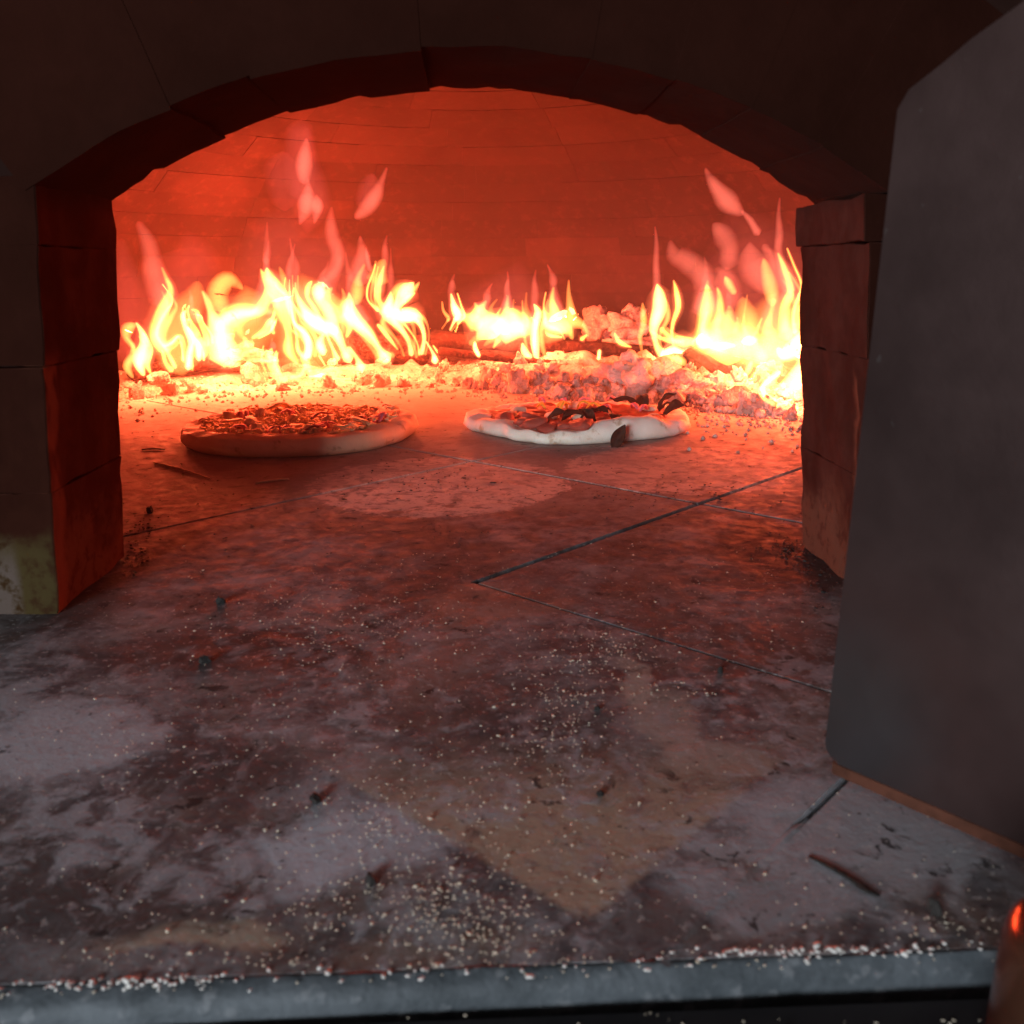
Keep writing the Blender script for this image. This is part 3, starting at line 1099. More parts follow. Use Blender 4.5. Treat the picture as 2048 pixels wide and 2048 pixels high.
LEFT = [
 ('A', 'w', [(380, 1420, 40), (330, 1260, 110), (390, 1080, 90), (370, 950, 60), (300, 830, 25)]),
 ('A', 'y', [(600, 1130, 90), (520, 960, 120), (560, 780, 110), (640, 600, 100), (690, 450, 60), (640, 320, 40), (590, 200, 20)]),
 ('A', 'p', [(620, 560, 180), (560, 400, 170), (500, 250, 150), (480, 100, 120), (430, -100, 100), (330, -300, 50)]),
 ('A', 'o', [(260, 1090, 40), (190, 1000, 50), (200, 900, 80), (270, 850, 40)]),
 ('A', 'y', [(700, 1370, 60), (630, 1280, 40), (600, 1150, 40)]),
 ('A', 'y', [(740, 1330, 40), (690, 1230, 40), (630, 1120, 30)]),
 ('A', 'w', [(890, 1340, 60), (900, 1200, 60), (920, 1060, 50), (860, 900, 40), (830, 750, 50), (860, 690, 20)]),
 ('A', 'w', [(1010, 1240, 50), (1000, 1110, 60), (940, 980, 50), (880, 880, 30)]),
 ('A', 'y', [(1100, 1080, 50), (1080, 960, 50), (1010, 800, 40), (990, 700, 40), (930, 680, 20)]),
 ('A', 'w', [(1290, 1230, 240), (1270, 1100, 250), (1220, 960, 170), (1200, 850, 140), (1150, 700, 80), (1100, 560, 60), (1050, 470, 30)]),
 ('A', 'y', [(1380, 1000, 80), (1320, 850, 180), (1400, 740, 180), (1550, 700, 150), (1700, 690, 100), (1800, 560, 80), (1850, 420, 100), (1800, 280, 90), (1780, 200, 20)]),
 ('A', 'y', [(1560, 1090, 60), (1530, 1000, 40)]),
 ('A', 'y', [(1620, 1000, 30), (1740, 920, 50), (1800, 830, 50), (1830, 780, 20)]),
 ('A', 'y', [(1860, 950, 30), (1840, 860, 40), (1870, 700, 30)]),
 ('A', 'o', [(1250, 640, 120), (1220, 480, 130), (1330, 340, 110), (1450, 390, 60), (1500, 440, 20)]),
 ('A', 'y', [(1890, 1420, 60), (1830, 1300, 80), (1820, 1180, 60), (1840, 1120, 20)]),
 ('A', 'y', [(830, 1250, 40), (830, 1120, 30), (790, 980, 40), (700, 1050, 50), (620, 1090, 60)]),
 ('A', 'f', [(760, 900, 400), (800, 600, 450), (900, 300, 420), (950, 60, 300), (900, -150, 120)]),
 ('A', 'f', [(300, 1200, 260), (250, 900, 260), (220, 500, 260), (160, 200, 160), (130, -100, 60)]),
 ('A', 'o', [(800, 1300, 240), (760, 1050, 300), (800, 800, 240), (950, 560, 160), (1000, 380, 60)]),
 ('A', 'o', [(1500, 1200, 240), (1560, 960, 320), (1600, 700, 300), (1560, 500, 160)]),
 ('B', 'y', [(380, 1040, 40), (290, 920, 90), (290, 750, 60), (260, 560, 80), (200, 400, 140), (160, 260, 100), (90, 170, 60), (70, 90, 20)]),
 ('B', 'w', [(480, 980, 60), (490, 850, 60), (440, 730, 60), (350, 640, 30), (320, 500, 20), (300, 300, 16), (300, 200, 10)]),
 ('B', 'y', [(520, 1180, 30), (460, 1020, 70), (440, 960, 40)]),
 ('B', 'y', [(320, 1195, 40), (420, 1170, 30), (460, 1070, 30)]),
 ('B', 'w', [(640, 1170, 40), (560, 1180, 24), (500, 1185, 16)]),
 ('B', 'w', [(900, 1010, 90), (850, 900, 60), (760, 730, 100), (640, 680, 130), (520, 600, 110), (440, 480, 60), (370, 340, 30), (360, 230, 16)]),
 ('B', 'w', [(760, 740, 60), (740, 640, 90), (680, 500, 90), (610, 400, 80), (600, 300, 110), (640, 240, 40)]),
 ('B', 'w', [(1030, 1100, 90), (980, 990, 40), (900, 900, 50)]),
 ('B', 'w', [(640, 940, 70), (610, 850, 70), (640, 760, 30)]),
 ('B', 'y', [(780, 1010, 60), (740, 900, 30), (690, 790, 20)]),
 ('B', 'y', [(660, 1070, 14), (600, 970, 20)]),
 ('B', 'w', [(1280, 1000, 110), (1210, 900, 60), (1110, 750, 90), (1000, 640, 110), (910, 520, 120), (910, 400, 60), (905, 330, 14)]),
 ('B', 'o', [(1350, 970, 40), (1280, 950, 40)]),
 ('B', 'y', [(1400, 910, 14), (1300, 780, 40), (1200, 660, 30)]),
 ('B', 'w', [(1540, 960, 50), (1510, 830, 40), (1420, 680, 60), (1310, 550, 110), (1320, 420, 70), (1330, 320, 14)]),
 ('B', 'y', [(1290, 520, 80), (1210, 420, 50), (1200, 300, 60), (1230, 170, 40), (1260, 60, 16)]),
 ('B', 'w', [(1640, 950, 50), (1670, 800, 40), (1640, 660, 50), (1560, 560, 110), (1440, 560, 110), (1390, 500, 50), (1430, 400, 80), (1500, 300, 110), (1560, 230, 20)]),
 ('B', 'w', [(1780, 1030, 60), (1760, 950, 30), (1690, 830, 16)]),
 ('B', 'y', [(1810, 940, 20), (1760, 870, 14)]),
 ('B', 'y', [(880, 780, 30), (910, 680, 60), (860, 560, 80)]),
 ('B', 'o', [(840, 560, 150), (760, 450, 100), (690, 320, 20)]),
 ('B', 'o', [(980, 420, 60), (990, 300, 80), (1000, 180, 40), (1060, 50, 20)]),
 ('B', 'p', [(600, 420, 200), (700, 230, 100), (780, 120, 60), (810, -20, 30)]),
 ('B', 'o', [(560, 1000, 420), (520, 760, 460), (500, 500, 420), (440, 250, 200)]),
 ('B', 'f', [(900, 600, 500), (850, 300, 500), (700, 0, 400), (650, -250, 150)]),
 ('B', 'f', [(200, 500, 500), (200, 150, 500), (250, -250, 400), (300, -500, 150)]),
 ('E', 'p', [(480, 1200, 12), (515, 1110, 60), (545, 1020, 95), (560, 930, 80), (562, 850, 44), (560, 760, 12)]),
 ('E', 'f', [(560, 1250, 60), (580, 1050, 200), (580, 850, 190), (560, 600, 120), (550, 300, 50)]),
 ('E', 'p', [(620, 1190, 12), (645, 1090, 50), (655, 1000, 60), (640, 920, 16)]),
 ('E', 'p', [(520, 780, 60), (520, 620, 90), (540, 450, 50), (545, 380, 16)]),
 ('E', 'f', [(480, 900, 130), (480, 600, 160), (480, 300, 140), (480, 150, 80)]),
 ('E', 'f', [(330, 1000, 120), (320, 850, 170), (320, 650, 190), (330, 560, 80)]),
 ('E', 'p', [(1030, 1130, 40), (1120, 1050, 80), (1210, 930, 80), (1270, 790, 40), (1320, 660, 16)]),
 ('E', 'f', [(1060, 1000, 60), (1150, 850, 110), (1180, 750, 60)]),
 ('E', 'p', [(740, 1720, 60), (830, 1600, 80), (850, 1480, 80), (800, 1330, 80), (780, 1180, 60), (790, 1040, 16)]),
 ('E', 'p', [(1060, 1730, 120), (1060, 1620, 100), (1090, 1500, 80), (1070, 1380, 40), (1065, 1320, 14)]),
 ('E', 'p', [(1160, 1640, 30), (1130, 1500, 24), (1120, 1430, 10)]),
 ('E', 'o', [(1230, 1740, 120), (1250, 1640, 80), (1290, 1560, 40)]),
]
MID = [
 ('C', 'w', [(0, 290, 16), (45, 200, 30), (80, 150, 70), (40, 60, 50), (10, -60, 16)]),
 ('C', 'w', [(560, 300, 280), (570, 210, 200), (550, 80, 60), (560, -40, 16)]),
 ('C', 'w', [(400, 280, 260), (330, 180, 160), (300, 90, 80), (350, 10, 20)]),
 ('C', 'y', [(260, 230, 140), (180, 180, 100), (110, 180, 50)]),
 ('C', 'y', [(230, 180, 90), (260, 90, 60), (240, 30, 20)]),
 ('C', 'y', [(690, 290, 60), (660, 190, 120), (600, 100, 60)]),
 ('C', 'w', [(840, 570, 40), (820, 420, 70), (820, 260, 60), (850, 120, 60), (810, 40, 14)]),
 ('C', 'w', [(770, 560, 60), (720, 500, 60), (700, 420, 20)]),
 ('C', 'y', [(1180, 370, 30), (1140, 280, 80), (1040, 230, 150), (1010, 120, 90), (985, 0, 50), (1000, -120, 16)]),
 ('C', 'o', [(1000, 300, 200), (900, 200, 160), (880, 120, 60)]),
 ('C', 'y', [(1080, 360, 16), (960, 340, 30), (920, 300, 10)]),
 ('C', 'y', [(1270, 380, 40), (1320, 340, 20)]),
 ('C', 'y', [(1750, 455, 16), (1640, 410, 40), (1590, 320, 14)]),
 ('C', 'w', [(280, 540, 30), (245, 470, 40), (240, 410, 20)], -.08),
 ('C', 'o', [(330, 440, 16), (430, 350, 60)], -.08),
 ('C', 'y', [(420, 460, 20), (470, 380, 50)], -.08),
 ('C', 'o', [(200, 420, 40), (320, 330, 50)], -.08),
 ('C', 'w', [(1435, 570, 30), (1445, 490, 30)], -.1),
 ('C', 'f', [(500, 250, 600), (600, 0, 500), (650, -250, 200)]),
]
RIGHT = [
 ('D', 'w', [(640, 740, 20), (540, 640, 40), (460, 560, 170), (340, 500, 70), (290, 380, 50), (280, 250, 80), (330, 100, 110), (330, -50, 90), (310, -150, 20)]),
 ('D', 'w', [(560, 550, 100), (440, 540, 150), (360, 530, 60)]),
 ('D', 'y', [(650, 400, 60), (540, 400, 90), (440, 360, 60), (350, 280, 50)]),
 ('D', 'y', [(800, 560, 200), (780, 400, 200), (760, 250, 120), (790, 100, 130), (800, -60, 80), (790, -140, 30)]),
 ('D', 'p', [(790, 60, 160), (790, -100, 140), (760, -220, 130), (680, -310, 130), (570, -390, 120), (470, -440, 90), (440, -560, 30)]),
 ('D', 'y', [(1000, 520, 300), (1000, 400, 240), (980, 250, 150), (1010, 100, 60), (1000, 60, 14)]),
 ('D', 'y', [(1250, 540, 280), (1200, 420, 240), (1180, 280, 120)]),
 ('D', 'o', [(1180, 300, 160), (1160, 120, 120), (1140, 0, 60)]),
 ('D', 'w', [(740, 340, 40), (720, 400, 60), (760, 470, 50), (850, 480, 30)]),
 ('D', 'w', [(890, 450, 50), (980, 440, 60), (1060, 440, 30)]),
 ('D', 'w', [(1150, 400, 50), (1210, 390, 80), (1270, 385, 40)]),
 ('D', 'y', [(1450, 560, 240), (1420, 420, 180), (1380, 280, 90), (1400, 160, 50), (1440, 0, 40)]),
 ('D', 'w', [(1620, 880, 190), (1680, 720, 140), (1720, 600, 90), (1740, 500, 60)]),
 ('D', 'w', [(1480, 480, 50), (1540, 530, 100), (1630, 470, 140), (1690, 380, 100), (1720, 300, 40)]),
 ('D', 'y', [(1560, 340, 120), (1530, 200, 80), (1550, 50, 80), (1600, -100, 60), (1540, -300, 50), (1480, -450, 20)]),
 ('D', 'w', [(1740, 1090, 50), (1560, 1030, 70), (1420, 970, 60), (1340, 900, 50), (1340, 830, 50), (1440, 740, 60), (1490, 690, 30)]),
 ('D', 'y', [(1130, 780, 16), (1190, 680, 50), (1220, 600, 30)]),
 ('D', 'y', [(1220, 800, 80), (1280, 740, 90), (1370, 660, 40)]),
 ('D', 'y', [(1500, 870, 80), (1580, 760, 60), (1680, 640, 50)]),
 ('D', 'w', [(720, 760, 50), (790, 770, 50)]),
 ('D', 'y', [(880, 800, 20), (800, 770, 20), (650, 745, 16)]),
 ('D', 'y', [(1690, 240, 100), (1710, 80, 70), (1690, -60, 40)]),
 ('D', 'o', [(1400, 700, 500), (1450, 500, 600), (1450, 250, 500), (1450, 50, 250)]),
 ('D', 'o', [(850, 620, 300), (900, 450, 400), (900, 250, 250)]),
 ('F', 'p', [(1180, 490, 50), (1050, 380, 120), (950, 260, 90), (860, 130, 50), (820, 40, 20)]),
 ('F', 'p', [(1350, 690, 50), (1270, 560, 40), (1190, 470, 20)]),
 ('F', 'p', [(1050, 1000, 110), (1060, 850, 110), (1000, 720, 120), (920, 620, 60)]),
 ('F', 'p', [(1090, 1400, 130), (1050, 1250, 140), (1000, 1120, 110), (930, 1060, 40)]),
 ('F', 'o', [(1110, 1300, 40), (1050, 1200, 50), (1020, 1140, 20)]),
 ('F', 'p', [(1450, 1250, 110), (1350, 1080, 190), (1280, 950, 150), (1270, 800, 30)]),
 ('F', 'o', [(1500, 1400, 60), (1480, 1250, 90), (1430, 1050, 60), (1410, 960, 20)]),
 ('F', 'p', [(1620, 1350, 60), (1540, 1100, 70), (1480, 950, 50), (1420, 830, 50)]),
 ('F', 'p', [(1720, 1350, 120), (1640, 1150, 140), (1560, 1000, 80), (1470, 860, 30)]),
 ('F', 'f', [(1300, 1500, 900), (1300, 1100, 800), (1200, 800, 500), (1100, 550, 200)]),
]
for fire_, lst in ((fl, LEFT), (fm, MID), (fr, RIGHT)):
    for row in lst:
        flame(fire_, row[0], row[1], row[2], row[3] if len(row) > 3 else 0.0)
        feather(fire_, row[0], row[1], row[2], row[3] if len(row) > 3 else 0.0)

for x, y, pw in ((285, 700, .8), (440, 690, 1.3), (560, 650, 1.1), (690, 640, 1.1), (800, 640, .8)):
    fire_lamp(fl, x, y, fire_y(x), pw)
for x, y, pw in ((985, 640, .9), (1100, 655, .5)):
    fire_lamp(fm, x, y, fire_y(x), pw)
for x, y, pw in ((1345, 706, .6), (1480, 690, 1.0), (1590, 745, 1.0)):
    fire_lamp(fr, x, y, fire_y(x), pw)


# thin smoke added under the dome to spread the fire's glow
t_ = NT('thin_smoke')
pv = t_.n('ShaderNodeVolumePrincipled')
pv.inputs['Color'].default_value = (0.75, 0.70, 0.68, 1)
pv.inputs['Density'].default_value = SMOKE
pv.inputs['Anisotropy'].default_value = 0.3
t_.link(pv.outputs[0], t_.out.inputs['Volume'])
vs, fs = [], []
SR = [(.0, -.02), (.80, -.02), (.86, .10), (.80, .25), (.62, .41), (.36, .52), (0, .56)]
for r_, z_ in SR:
    for k in range(40):
        a = 2 * math.pi * k / 40
        vs.append((max(r_, .0005) * math.cos(a), max(DC.y + max(r_, .0005) * math.sin(a), .76), z_))
for i in range(len(SR) - 1):
    for k in range(40):
        a, b = i * 40 + k, i * 40 + (k + 1) % 40
        fs.append((a, b, b + 40, a + 40))
smk = obj('smoke', mesh('smoke', vs, fs, t_.m, True, True))
tag(smk, 'thin smoke glowing red under the oven dome', kind='stuff')


# ------------------------------------------------------------------ pizzas
def pizza(label, cx, cy, R, rim_h, seed, crust_mat, base_mat, out_f, rim_f, base_z=.010):
    root = tag(empty('pizza', (cx, cy, .0008)), label, 'pizza')
    NR, NTH = 26, 96
    vs, fs = [], []

    def surf(r, a):
        """top surface at fraction r of the radius"""
        Ra = R * out_f(a)
        rm = rim_h * rim_f(a)
        x, y = Ra * r * math.cos(a), Ra * r * math.sin(a)
        base = base_z + .0018 * fb((x, y, seed), 30, 3)
        t = (r - .80) / .20
        if r < .72:
            z = base
        else:
            q = max(-1, min(1, (r - .89) / .15))
            z = base + max(0, rm - base) * (1 - q * q) ** .7 if r < 1.0 else base
        z += .0038 * fb((x, y, seed + 5), 38, 4) * (1 if r > .7 else .5)
        return Vector((x, y, z))
    for i in range(NR + 1):
        r = (i / NR) ** .8
        for k in range(NTH):
            a = 2 * math.pi * k / NTH
            p = surf(min(r, .999), a)
            vs.append(p)
    for i in range(NR):
        for k in range(NTH):
            a, b = i * NTH + k, i * NTH + (k + 1) % NTH
            fs.append((a, b, b + NTH, a + NTH))
    # rounded outer side
    base = NR * NTH
    for lv, (rk, zk) in enumerate(((1.015, .72), (1.02, .45), (1.0, .2), (.96, .03), (.90, .0))):
        for k in range(NTH):
            a = 2 * math.pi * k / NTH
            p = surf(.999, a)
            rm = max(rim_h * rim_f(a) * .8, p.z)
            wob = 1 + .012 * fb((math.cos(a) * 3, math.sin(a) * 3, lv * .6 + seed), 2.2, 3)
            vs.append(Vector((p.x * rk * wob, p.y * rk * wob, rm * zk)))
        for k in range(NTH):
            a, b = base + k, base + (k + 1) % NTH
            c0 = (NR + 1 + lv) * NTH
            fs.append((a, b, c0 + (k + 1) % NTH, c0 + k))
        base = (NR + 1 + lv) * NTH
    obj('crust', mesh('crust', vs, fs, crust_mat, True), root)
    # sauce and melted layer
    vs, fs = [], []
    for i in range(17):
        r = .82 * i / 16
        for k in range(NTH):
            a = 2 * math.pi * k / NTH
            rr = r * (1 + (.05 * fb((math.cos(a) * 4, math.sin(a) * 4, seed), 1.5, 3) if i > 12 else 0))
            p = surf(rr, a)
            p.z += .0022 + .003 * fb((p.x, p.y, seed + 9), 55, 4) - (.003 if i == 16 else 0)
            vs.append(p)
    for i in range(16):
        for k in range(NTH):
            a, b = i * NTH + k, i * NTH + (k + 1) % NTH
            fs.append((a, b, b + NTH, a + NTH))
    obj('topping_base', mesh('topping_base', vs, fs, base_mat, True), root)
    return root, surf


def strip_mesh(name, L, w, t, curl, mat, n=8, wave=.0, seed=0):
    """a bent shred / slice with thickness"""
    vs, fs = [], []
    for i in range(n + 1):
        u = i / n - .5
        a = u * curl
        x = L * u if abs(curl) < .01 else L / curl * math.sin(a)
        z = 0 if abs(curl) < .01 else L / curl * (math.cos(a) - math.cos(curl / 2))
        z += wave * math.sin(u * 9 + seed)
        y = wave * .8 * math.sin(u * 6 + seed * 2)
        ww = w * (1 - (2 * u) ** 4 * .5)
        for sy, sz in ((-1, 0), (1, 0), (1, 1), (-1, 1)):
            vs.append((x, y + sy * ww / 2, z + sz * t))
    for i in range(n):
        for k in range(4):
            a, b = i * 4 + k, i * 4 + (k + 1) % 4
            fs.append((a, b, b + 4, a + 4))
    fs += [(3, 2, 1, 0), (n * 4, n * 4 + 1, n * 4 + 2, n * 4 + 3)]
    return mesh(name, vs, fs, mat, True)


def leaf_mesh(name, L, w, mat, curl=.6, seed=0):
    vs, fs = [], []
    n, m = 10, 6
    for sgn in (0, 1):
        for i in range(n + 1):
            u = i / n
            ww = w * math.sin(math.pi * min(1, u * .96 + .02)) ** .8 * (1 - .35 * u)
            for k in range(m + 1):
                v = k / m - .5
                z = .10 * L * math.sin(u * math.pi * curl * 2) + 1.2 * abs(v) * ww * .5 + .04 * L * math.sin(u * 11 + seed + v * 5)
                vs.append((L * (u - .5), ww * v * 2 * .5, z + sgn * .0007))
    o2 = (n + 1) * (m + 1)
    for i in range(n):
        for k in range(m):
            a = i * (m + 1) + k
            fs.append((a, a + 1, a + m + 2, a + m + 1))
            fs.append((o2 + a, o2 + a + m + 1, o2 + a + m + 2, o2 + a + 1))
    rim = [i * (m + 1) for i in range(n + 1)] + [n * (m + 1) + k for k in range(1, m + 1)] + \
          [i * (m + 1) + m for i in range(n - 1, -1, -1)] + [k for k in range(m - 1, 0, -1)]
    for i in range(len(rim)):
        a, b = rim[i], rim[(i + 1) % len(rim)]
        fs.append((b, a, a + o2, b + o2))
    return mesh(name, vs, fs, mat, True)


rng = random.Random(21)


def put(root, surf, name, me, r, a, lift=.002, rot=None, sc_=1.0):
    p = surf(r, a)
    o = obj(name, me, root, (p.x, p.y, p.z + lift), rot or (rng.uniform(-.3, .3), rng.uniform(-.3, .3), rng.uniform(0, 6.28)), (sc_,) * 3)
    return o


# left pizza, browned crust and grated cheese
pc = gnd(590, 922)
pl, sl = pizza('browned round pizza on the left, covered with grated cheese', -.243, 1.305, .160, .025, 2.0, M['crust_l'], M['cheese'],
               lambda a: 1 + .015 * math.sin(2 * a + .5) + .014 * math.sin(5 * a) + .02 * fb((math.cos(a) * 2, math.sin(a) * 2, 1), 2, 3), lambda a: 1.0 + .10 * math.sin(3 * a + 1) + .12 * math.cos(a + .5), .019)
shreds = [strip_mesh('shred', rng.uniform(.012, .026), rng.uniform(.003, .0055), .0022, rng.uniform(-.9, .9), M['cheese'], 6, rng.uniform(.0004, .0014), k) for k in range(14)]
vs, fs = [], []
for k in range(430):
    me = rng.choice(shreds)
    r, a = .84 * math.sqrt(rng.random()), rng.uniform(0, 6.28)
    p = sl(r, a)
    mtx = Matrix.Translation((p.x, p.y, p.z + rng.uniform(.0015, .0055))) @ Matrix.Rotation(rng.uniform(0, 6.28), 4, 'Z') @ Matrix.Rotation(rng.uniform(-.3, .3), 4, 'X')
    b = len(vs)
    vs += [mtx @ v.co for v in me.vertices]
    fs += [tuple(b + q for q in pol.vertices) for pol in me.polygons]
o = obj('grated_cheese', mesh('grated_cheese', vs, fs, M['cheese'], True), pl)
o['kind'] = 'stuff'
wavy = [strip_mesh('wavy', rng.uniform(.03, .055), rng.uniform(.008, .016), .002, rng.uniform(.8, 1.9), M['meat'] if k % 4 == 3 else M['cheese'], 8, .0015, k) for k in range(8)]
for k in range(16):
    put(pl, sl, 'cheese_slice', wavy[k % 8], .80 * math.sqrt(rng.random()), rng.uniform(0, 6.28), .004)
onions = [strip_mesh('onion', rng.uniform(.022, .034), rng.uniform(.006, .010), .002, 2.2, M['onion'], 8, .001, k) for k in range(4)]
for r, a in ((.62, -1.75), (.66, -1.62), (.58, -1.2), (.74, -.25), (.70, -.12), (.76, -.36), (.5, -1.0), (.35, 2.0), (.55, 2.8), (.68, -2.2)):
    put(pl, sl, 'onion_slice', onions[int(r * 100) % 4], r, a, .004)
    put(pl, sl, 'onion_slice', onions[int(r * 77) % 4], r + .03, a + .07, .006)
cubes = [rock_mesh('piece', 40 + k, .25, 1.1, 2, M['cheese_w']) for k in range(3)]
for r, a, s_ in ((.70, -1.28, .013), (.66, -1.95, .012), (.3, -.5, .010), (.6, 2.4, .011), (.45, -2.6, .010), (.72, -.75, .009)):
    o = put(pl, sl, 'cheese_piece', cubes[int(s_ * 1000) % 3], r, a, .007, sc_=s_)
    o.scale = (s_, s_ * .9, s_ * .8)


# right pizza, pale dough with an uneven rim
def of_r(a):
    return 1 + .05 * math.cos(2 * a) + .03 * math.sin(3 * a + .6) - .03 * math.cos(a * 5) + .03 * fb((math.cos(a) * 2, math.sin(a) * 2, 9), 2.2, 3)


def rf_r(a):
    # high bulge towards the near right, thin on the near left
    bulge = math.exp(-((a - 5.15 + (6.283 if a < 1.5 else 0) * 0) / .42) ** 2)
    dip = math.exp(-((a - 4.45) / .30) ** 2)
    left = math.exp(-((a - 3.4) / .5) ** 2)
    return .82 + .85 * bulge + .14 * fb((math.cos(a) * 2, math.sin(a) * 2, 4), 2.5, 3) - .06 * dip + .25 * left + .06 * math.sin(7 * a)


pr, sr = pizza('pale pizza on the right with leaves and red toppings', .160, 1.365, .160, .0215, 6.0, M['crust_r'], M['sauce'], of_r, rf_r, .015)
meats = [rock_mesh('tomato', 60 + k, .3, 1.2, 3, M['meat']) for k in range(3)]
for r, a, s_ in ((.82, 4.10, .015), (.84, 4.28, .014), (.85, 4.62, .018), (.78, 3.95, .014), (.70, 4.4, .014), (.5, 3.5, .015), (.6, 5.0, .013), (.8, 3.6, .013), (.74, 5.6, .014), (.3, 1.0, .015), (.82, 4.45, .010)):
    o = put(pr, sr, 'tomato_piece', meats[int(s_ * 1000) % 3], r, a, .003, sc_=s_)
    o.scale = (s_ * 1.3, s_, s_ * .55)
leaves = [leaf_mesh('leaf', .032 + .005 * k, .019 + .0025 * k, M['leaf'], .4 + .15 * k, k) for k in range(4)]
for r, a, li in ((.42, 4.9, 0), (.55, 4.75, 1), (.5, 5.2, 2), (.62, 5.15, 3), (.35, 4.5, 2), (.85, .25, 1), (.80, .05, 0), (.66, .75, 3), (.75, .55, 2), (.88, -.15, 2), (.5, 4.2, 1)):
    put(pr, sr, 'basil_leaf', leaves[li], r, a, .010, (rng.uniform(-.7, .7), rng.uniform(-.7, .7), rng.uniform(0, 6.28)))
for k, (r, a) in enumerate(((.62, 1.7), (.45, 1.2), (.3, .5), (.7, 1.35), (.55, .3), (.78, 1.0), (.35, 5.6), (.70, 2.0), (.6, .05))):
    put(pr, sr, 'onion_slice', onions[k % 4], r, a, .007)
peps = [strip_mesh('pepper', .034, .006, .0025, 2.4, M['pepper'], 8, .001, 1), strip_mesh('pepper', .028, .005, .0025, 1.6, M['pepper'], 8, .001, 2)]
for k, (r, a) in enumerate(((.2, 2.2), (.35, 1.9), (.15, .3), (.4, 2.5), (.28, 1.2))):
    put(pr, sr, 'pepper_strip', peps[k % 2], r, a, .008)
for k, (r, a, s_) in enumerate(((.2, 4.6, .009), (.45, 5.05, .008), (.3, 3.6, .011), (.55, 2.8, .011), (.7, .3, .010), (.72, 5.85, .010), (.5, 1.6, .012), (.62, 3.2, .010))):
    o = put(pr, sr, 'cheese_piece', cubes[k % 3], r, a, .005, sc_=s_)
    o.scale = (s_ * 1.4, s_, s_ * .6)
# leaf hanging over the front of the rim
hang = obj('basil_leaf', leaf_mesh('leaf', .036, .022, M['leaf'], .2, 5), pr)
q = ony(1238, 874, 1.203) - Vector((.160, 1.365, .0008))
hang.location = q
hang.rotation_euler = (math.radians(62), math.radians(-62), math.radians(12))
hang['label'] = 'dark leaf draped over the pale front rim'

# ------------------------------------------------------------------ small things on the stone
def crystals(name, pts, mat, label, cat, sizes, flat=.7, parent=None):
    r2 = random.Random(len(pts))
    vs, fs = [], []
    for p in pts:
        s_ = r2.uniform(*sizes) * (1.7 if r2.random() < .10 else 1)
        b = len(vs)
        a = r2.uniform(0, 6.28)
        ca, sa = math.cos(a), math.sin(a)
        el = r2.uniform(.9, 1.7)
        for q in ((1, 0, 0), (.5, .8, 0), (-.5, .85, 0), (-1, 0, 0), (-.45, -.8, 0), (.55, -.85, 0), (.2, 0, .9), (-.3, .1, .8), (0, 0, -.6)):
            x_, y_, z_ = [c * s_ * r2.uniform(.8, 1.2) for c in q]
            x_ *= el
            vs.append((p[0] + ca * x_ - sa * y_, p[1] + sa * x_ + ca * y_, p[2] + z_ * flat + s_ * flat * .5))
        for f_ in ((0, 1, 6), (1, 2, 7), (1, 7, 6), (2, 3, 7), (3, 4, 7), (4, 5, 6), (4, 6, 7), (5, 0, 6), (1, 0, 8), (2, 1, 8), (3, 2, 8), (4, 3, 8), (5, 4, 8), (0, 5, 8)):
            fs.append(tuple(b + w for w in f_))
    o = obj(name, mesh(name, vs, fs, mat, True), parent)
    return tag(o, label, cat, kind='stuff')


rng = random.Random(5)
pts = []
CL = [(1150, 1370, 75, 75, 300), (1110, 1460, 55, 60, 170), (1215, 1300, 70, 26, 190), (1330, 1380, 75, 16, 60), (700, 1240, 130, 38, 260), (560, 1255, 180, 50, 120),
      (880, 1140, 200, 30, 110), (760, 1330, 140, 50, 90), (930, 1840, 90, 45, 330), (800, 1790, 90, 35, 110), (620, 1830, 55, 45, 60), (730, 1640, 70, 60, 110),
      (850, 1700, 120, 70, 90), (1050, 1620, 130, 90, 150), (250, 1480, 120, 50, 60), (420, 1480, 160, 80, 60), (700, 1500, 200, 100, 110), (1350, 1150, 170, 80, 110),
      (1450, 1250, 120, 60, 60), (1000, 1940, 500, 30, 170), (300, 1800, 250, 80, 60), (1500, 1750, 250, 100, 60), (1000, 1550, 500, 250, 230), (1860, 1860, 90, 22, 70), (420, 1930, 300, 30, 60)]
for cx, cy, sx, sy, n in CL:
    for k in range(int(n * .95)):
        x, y = rng.gauss(cx, sx), rng.gauss(cy, sy)
        if y < 1075 or y > 1935 or x < -60 or x > 2100:
            continue
        p = gnd(x, y)
        if p.y < .262 or p.y > .95:
            continue
        pts.append(p + Vector((0, 0, .0004)))
crystals('semolina_grains', pts, M['grain'], 'pale semolina grains scattered over the front of the stone floor', 'flour', (.00018, .00062))
pts = []
for k in range(70):
    x = rng.uniform(-.2, .21)
    pts.append(Vector((x, rng.gauss(.2615, .0022), .0002)))
for k in range(70):
    pts.append(Vector((rng.gauss(-.115, .022), rng.gauss(.2615, .0016), .0006)))
for k in range(70):
    pts.append(Vector((rng.gauss(.108, .022), rng.gauss(.2640, .0014), .0008)))
crystals('caked_flour', pts, M['flour'], 'crust of caked white flour along the front edge of the stone', 'flour', (.0004, .0010), .5)
pts = [Vector((rng.uniform(-.12, .17), rng.uniform(.215, .2525), -.0094)) for k in range(110)]
crystals('counter_crumbs', pts, M['grain'], 'pale crumbs lying on the black counter below the lip', 'crumbs', (.0002, .0006))
pts = [Vector((rng.uniform(-.2, .18), rng.uniform(.2575, .2625), -.0006)) for k in range(60)]
crystals('lip_crumbs', pts, M['grain'], 'pale crumbs lying on the blue grey stone lip', 'crumbs', (.0002, .0006))
pts = []
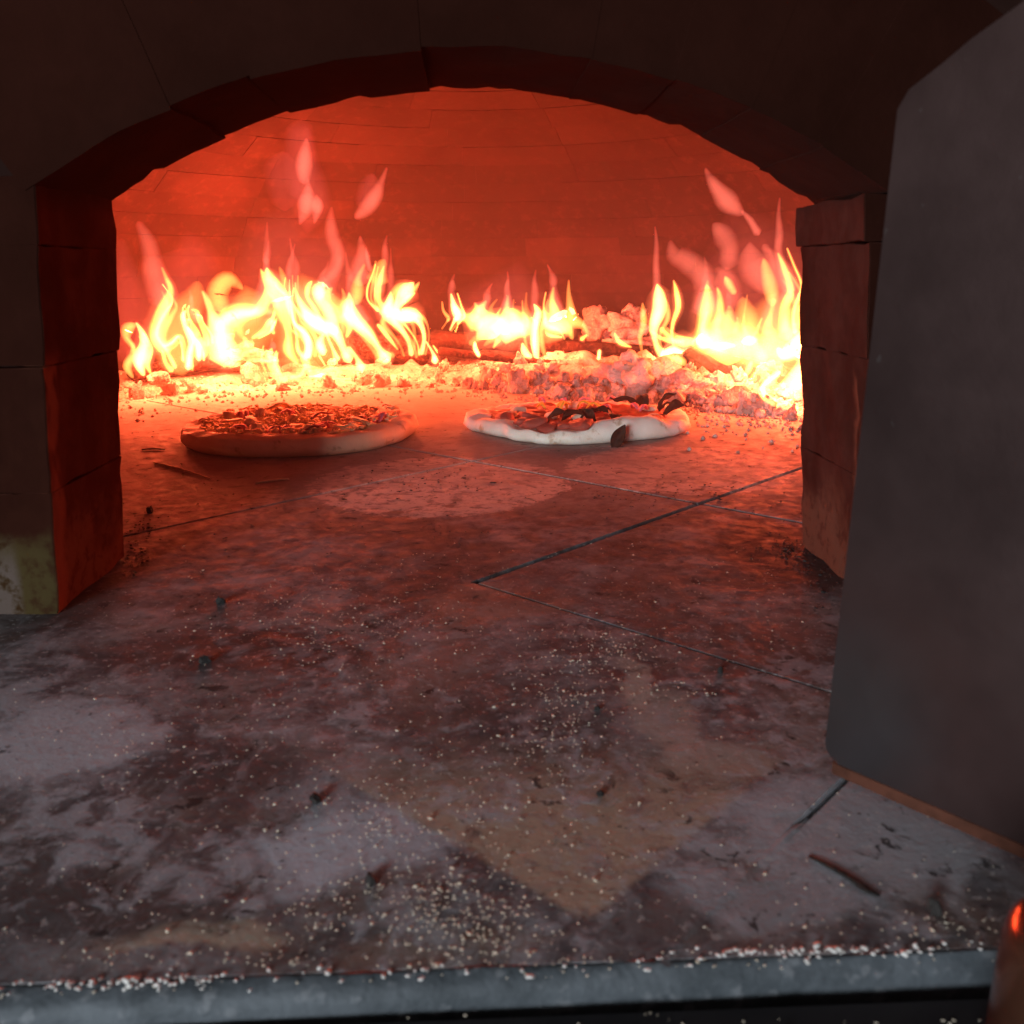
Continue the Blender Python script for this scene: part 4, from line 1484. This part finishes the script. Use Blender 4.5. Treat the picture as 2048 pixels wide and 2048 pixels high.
for k in range(150):
    x, y = rng.uniform(230, 1600), rng.uniform(860, 1110)
    p = gnd(x, y)
    if abs(p.x) < .5:
        pts.append(p + Vector((0, 0, .0003)))
for cx, cy, sx, sy, n in ((1580, 1100, 30, 14, 90), (1640, 1150, 30, 30, 60), (265, 1110, 16, 22, 60), (290, 1050, 25, 10, 40), (870, 960, 70, 16, 90), (1300, 985, 130, 20, 120)):
    for k in range(n):
        pts.append(gnd(rng.gauss(cx, sx), rng.gauss(cy, sy)) + Vector((0, 0, .0003)))
crystals('soot_crumbs', pts, M['char'], 'black charred crumbs scattered on the stone inside the mouth', 'crumbs', (.0005, .0013), .6)

chips = [rock_mesh('charcoal_chip', 80 + k, .5, 1.4, 2, M['char']) for k in range(4)]
for (x, y, sz, lab) in ((1866, 1824, .0042, 'black charcoal chip near the right end of the front edge'),
                        (632, 1603, .0040, 'black charcoal chip on the pale stone left of centre'),
                        (1440, 1343, .0032, 'black charcoal chip beside the door, on reddish stone'),
                        (442, 1207, .0045, 'black charcoal chip on dark stone inside the left pier'),
                        (740, 1765, .0032, 'small charcoal chip left of the dense grains by the front'),
                        (410, 1325, .0040, 'black charcoal chip below the left pier, among grains'),
                        (300, 1025, .0060, 'charcoal flake just inside the left pier'),
                        (1195, 1420, .0022, 'tiny charcoal chip in the dense patch of grains'),
                        (1200, 1590, .0026, 'charcoal chip on the brown corner stain')):
    p = gnd(x, y)
    o = obj('charcoal_chip', chips[int(x) % 4], None, p + Vector((0, 0, sz * .35)), (x, y, x * .3), (sz * .9, sz * .7, sz * .5))
    tag(o, lab, 'charcoal')
# smeared line of soot, a thin raised streak
pts = [gnd(x, y, .0004) for x, y in ((1620, 1713), (1655, 1730), (1700, 1755), (1735, 1780), (1758, 1790))]
v, f_ = tube(pts, [.0012, .0018, .0020, .0022, .0010], 8, 4, None, .25)
tag(obj('soot_streak', mesh('soot_streak', v, f_, M['char'], True)), 'dark streak of soot smeared on the stone below the door', 'soot')
for (a, b, r, lab) in (((308, 925), (420, 957), .0016, 'pale straw lying left of the browned pizza'), ((512, 966), (578, 958), .0015, 'short pale straw in front of the browned pizza'),
                       ((284, 899), (330, 899), .0014, 'thin dark straw close to the left pier')):
    p, q = gnd(*a, .0012), gnd(*b, .0012)
    v, f_ = tube([p, (p + q) / 2 + Vector((0, .002, .0006)), q], [r * .7, r, r * .5], 6, 4)
    tag(obj('straw', mesh('straw', v, f_, M['char' if 'dark' in lab else 'straw'], True)), lab, 'straw')

# glossy post at the lower right corner
post_c = ony(2010, 1990, .212)
prof = [(.0, .052), (.012, .052), (.017, .050), (.020, .046), (.0212, .040), (.0215, .0), (.0218, -.0093), (0, -.0093)]
vs, fs = [], []
for i in range(len(prof)):
    for k in range(40):
        a = 2 * math.pi * k / 40
        vs.append((prof[i][0] * math.cos(a), prof[i][0] * math.sin(a), prof[i][1]))
for i in range(len(prof) - 1):
    for k in range(40):
        a, b = i * 40 + k, i * 40 + (k + 1) % 40
        fs.append((a, b, b + 40, a + 40))
pst = obj('post', mesh('post', vs, fs, M['copper'], True), None, (post_c.x + .0215, post_c.y, 0))
tag(pst, 'glossy copper-brown round post at the lower right corner', 'post')
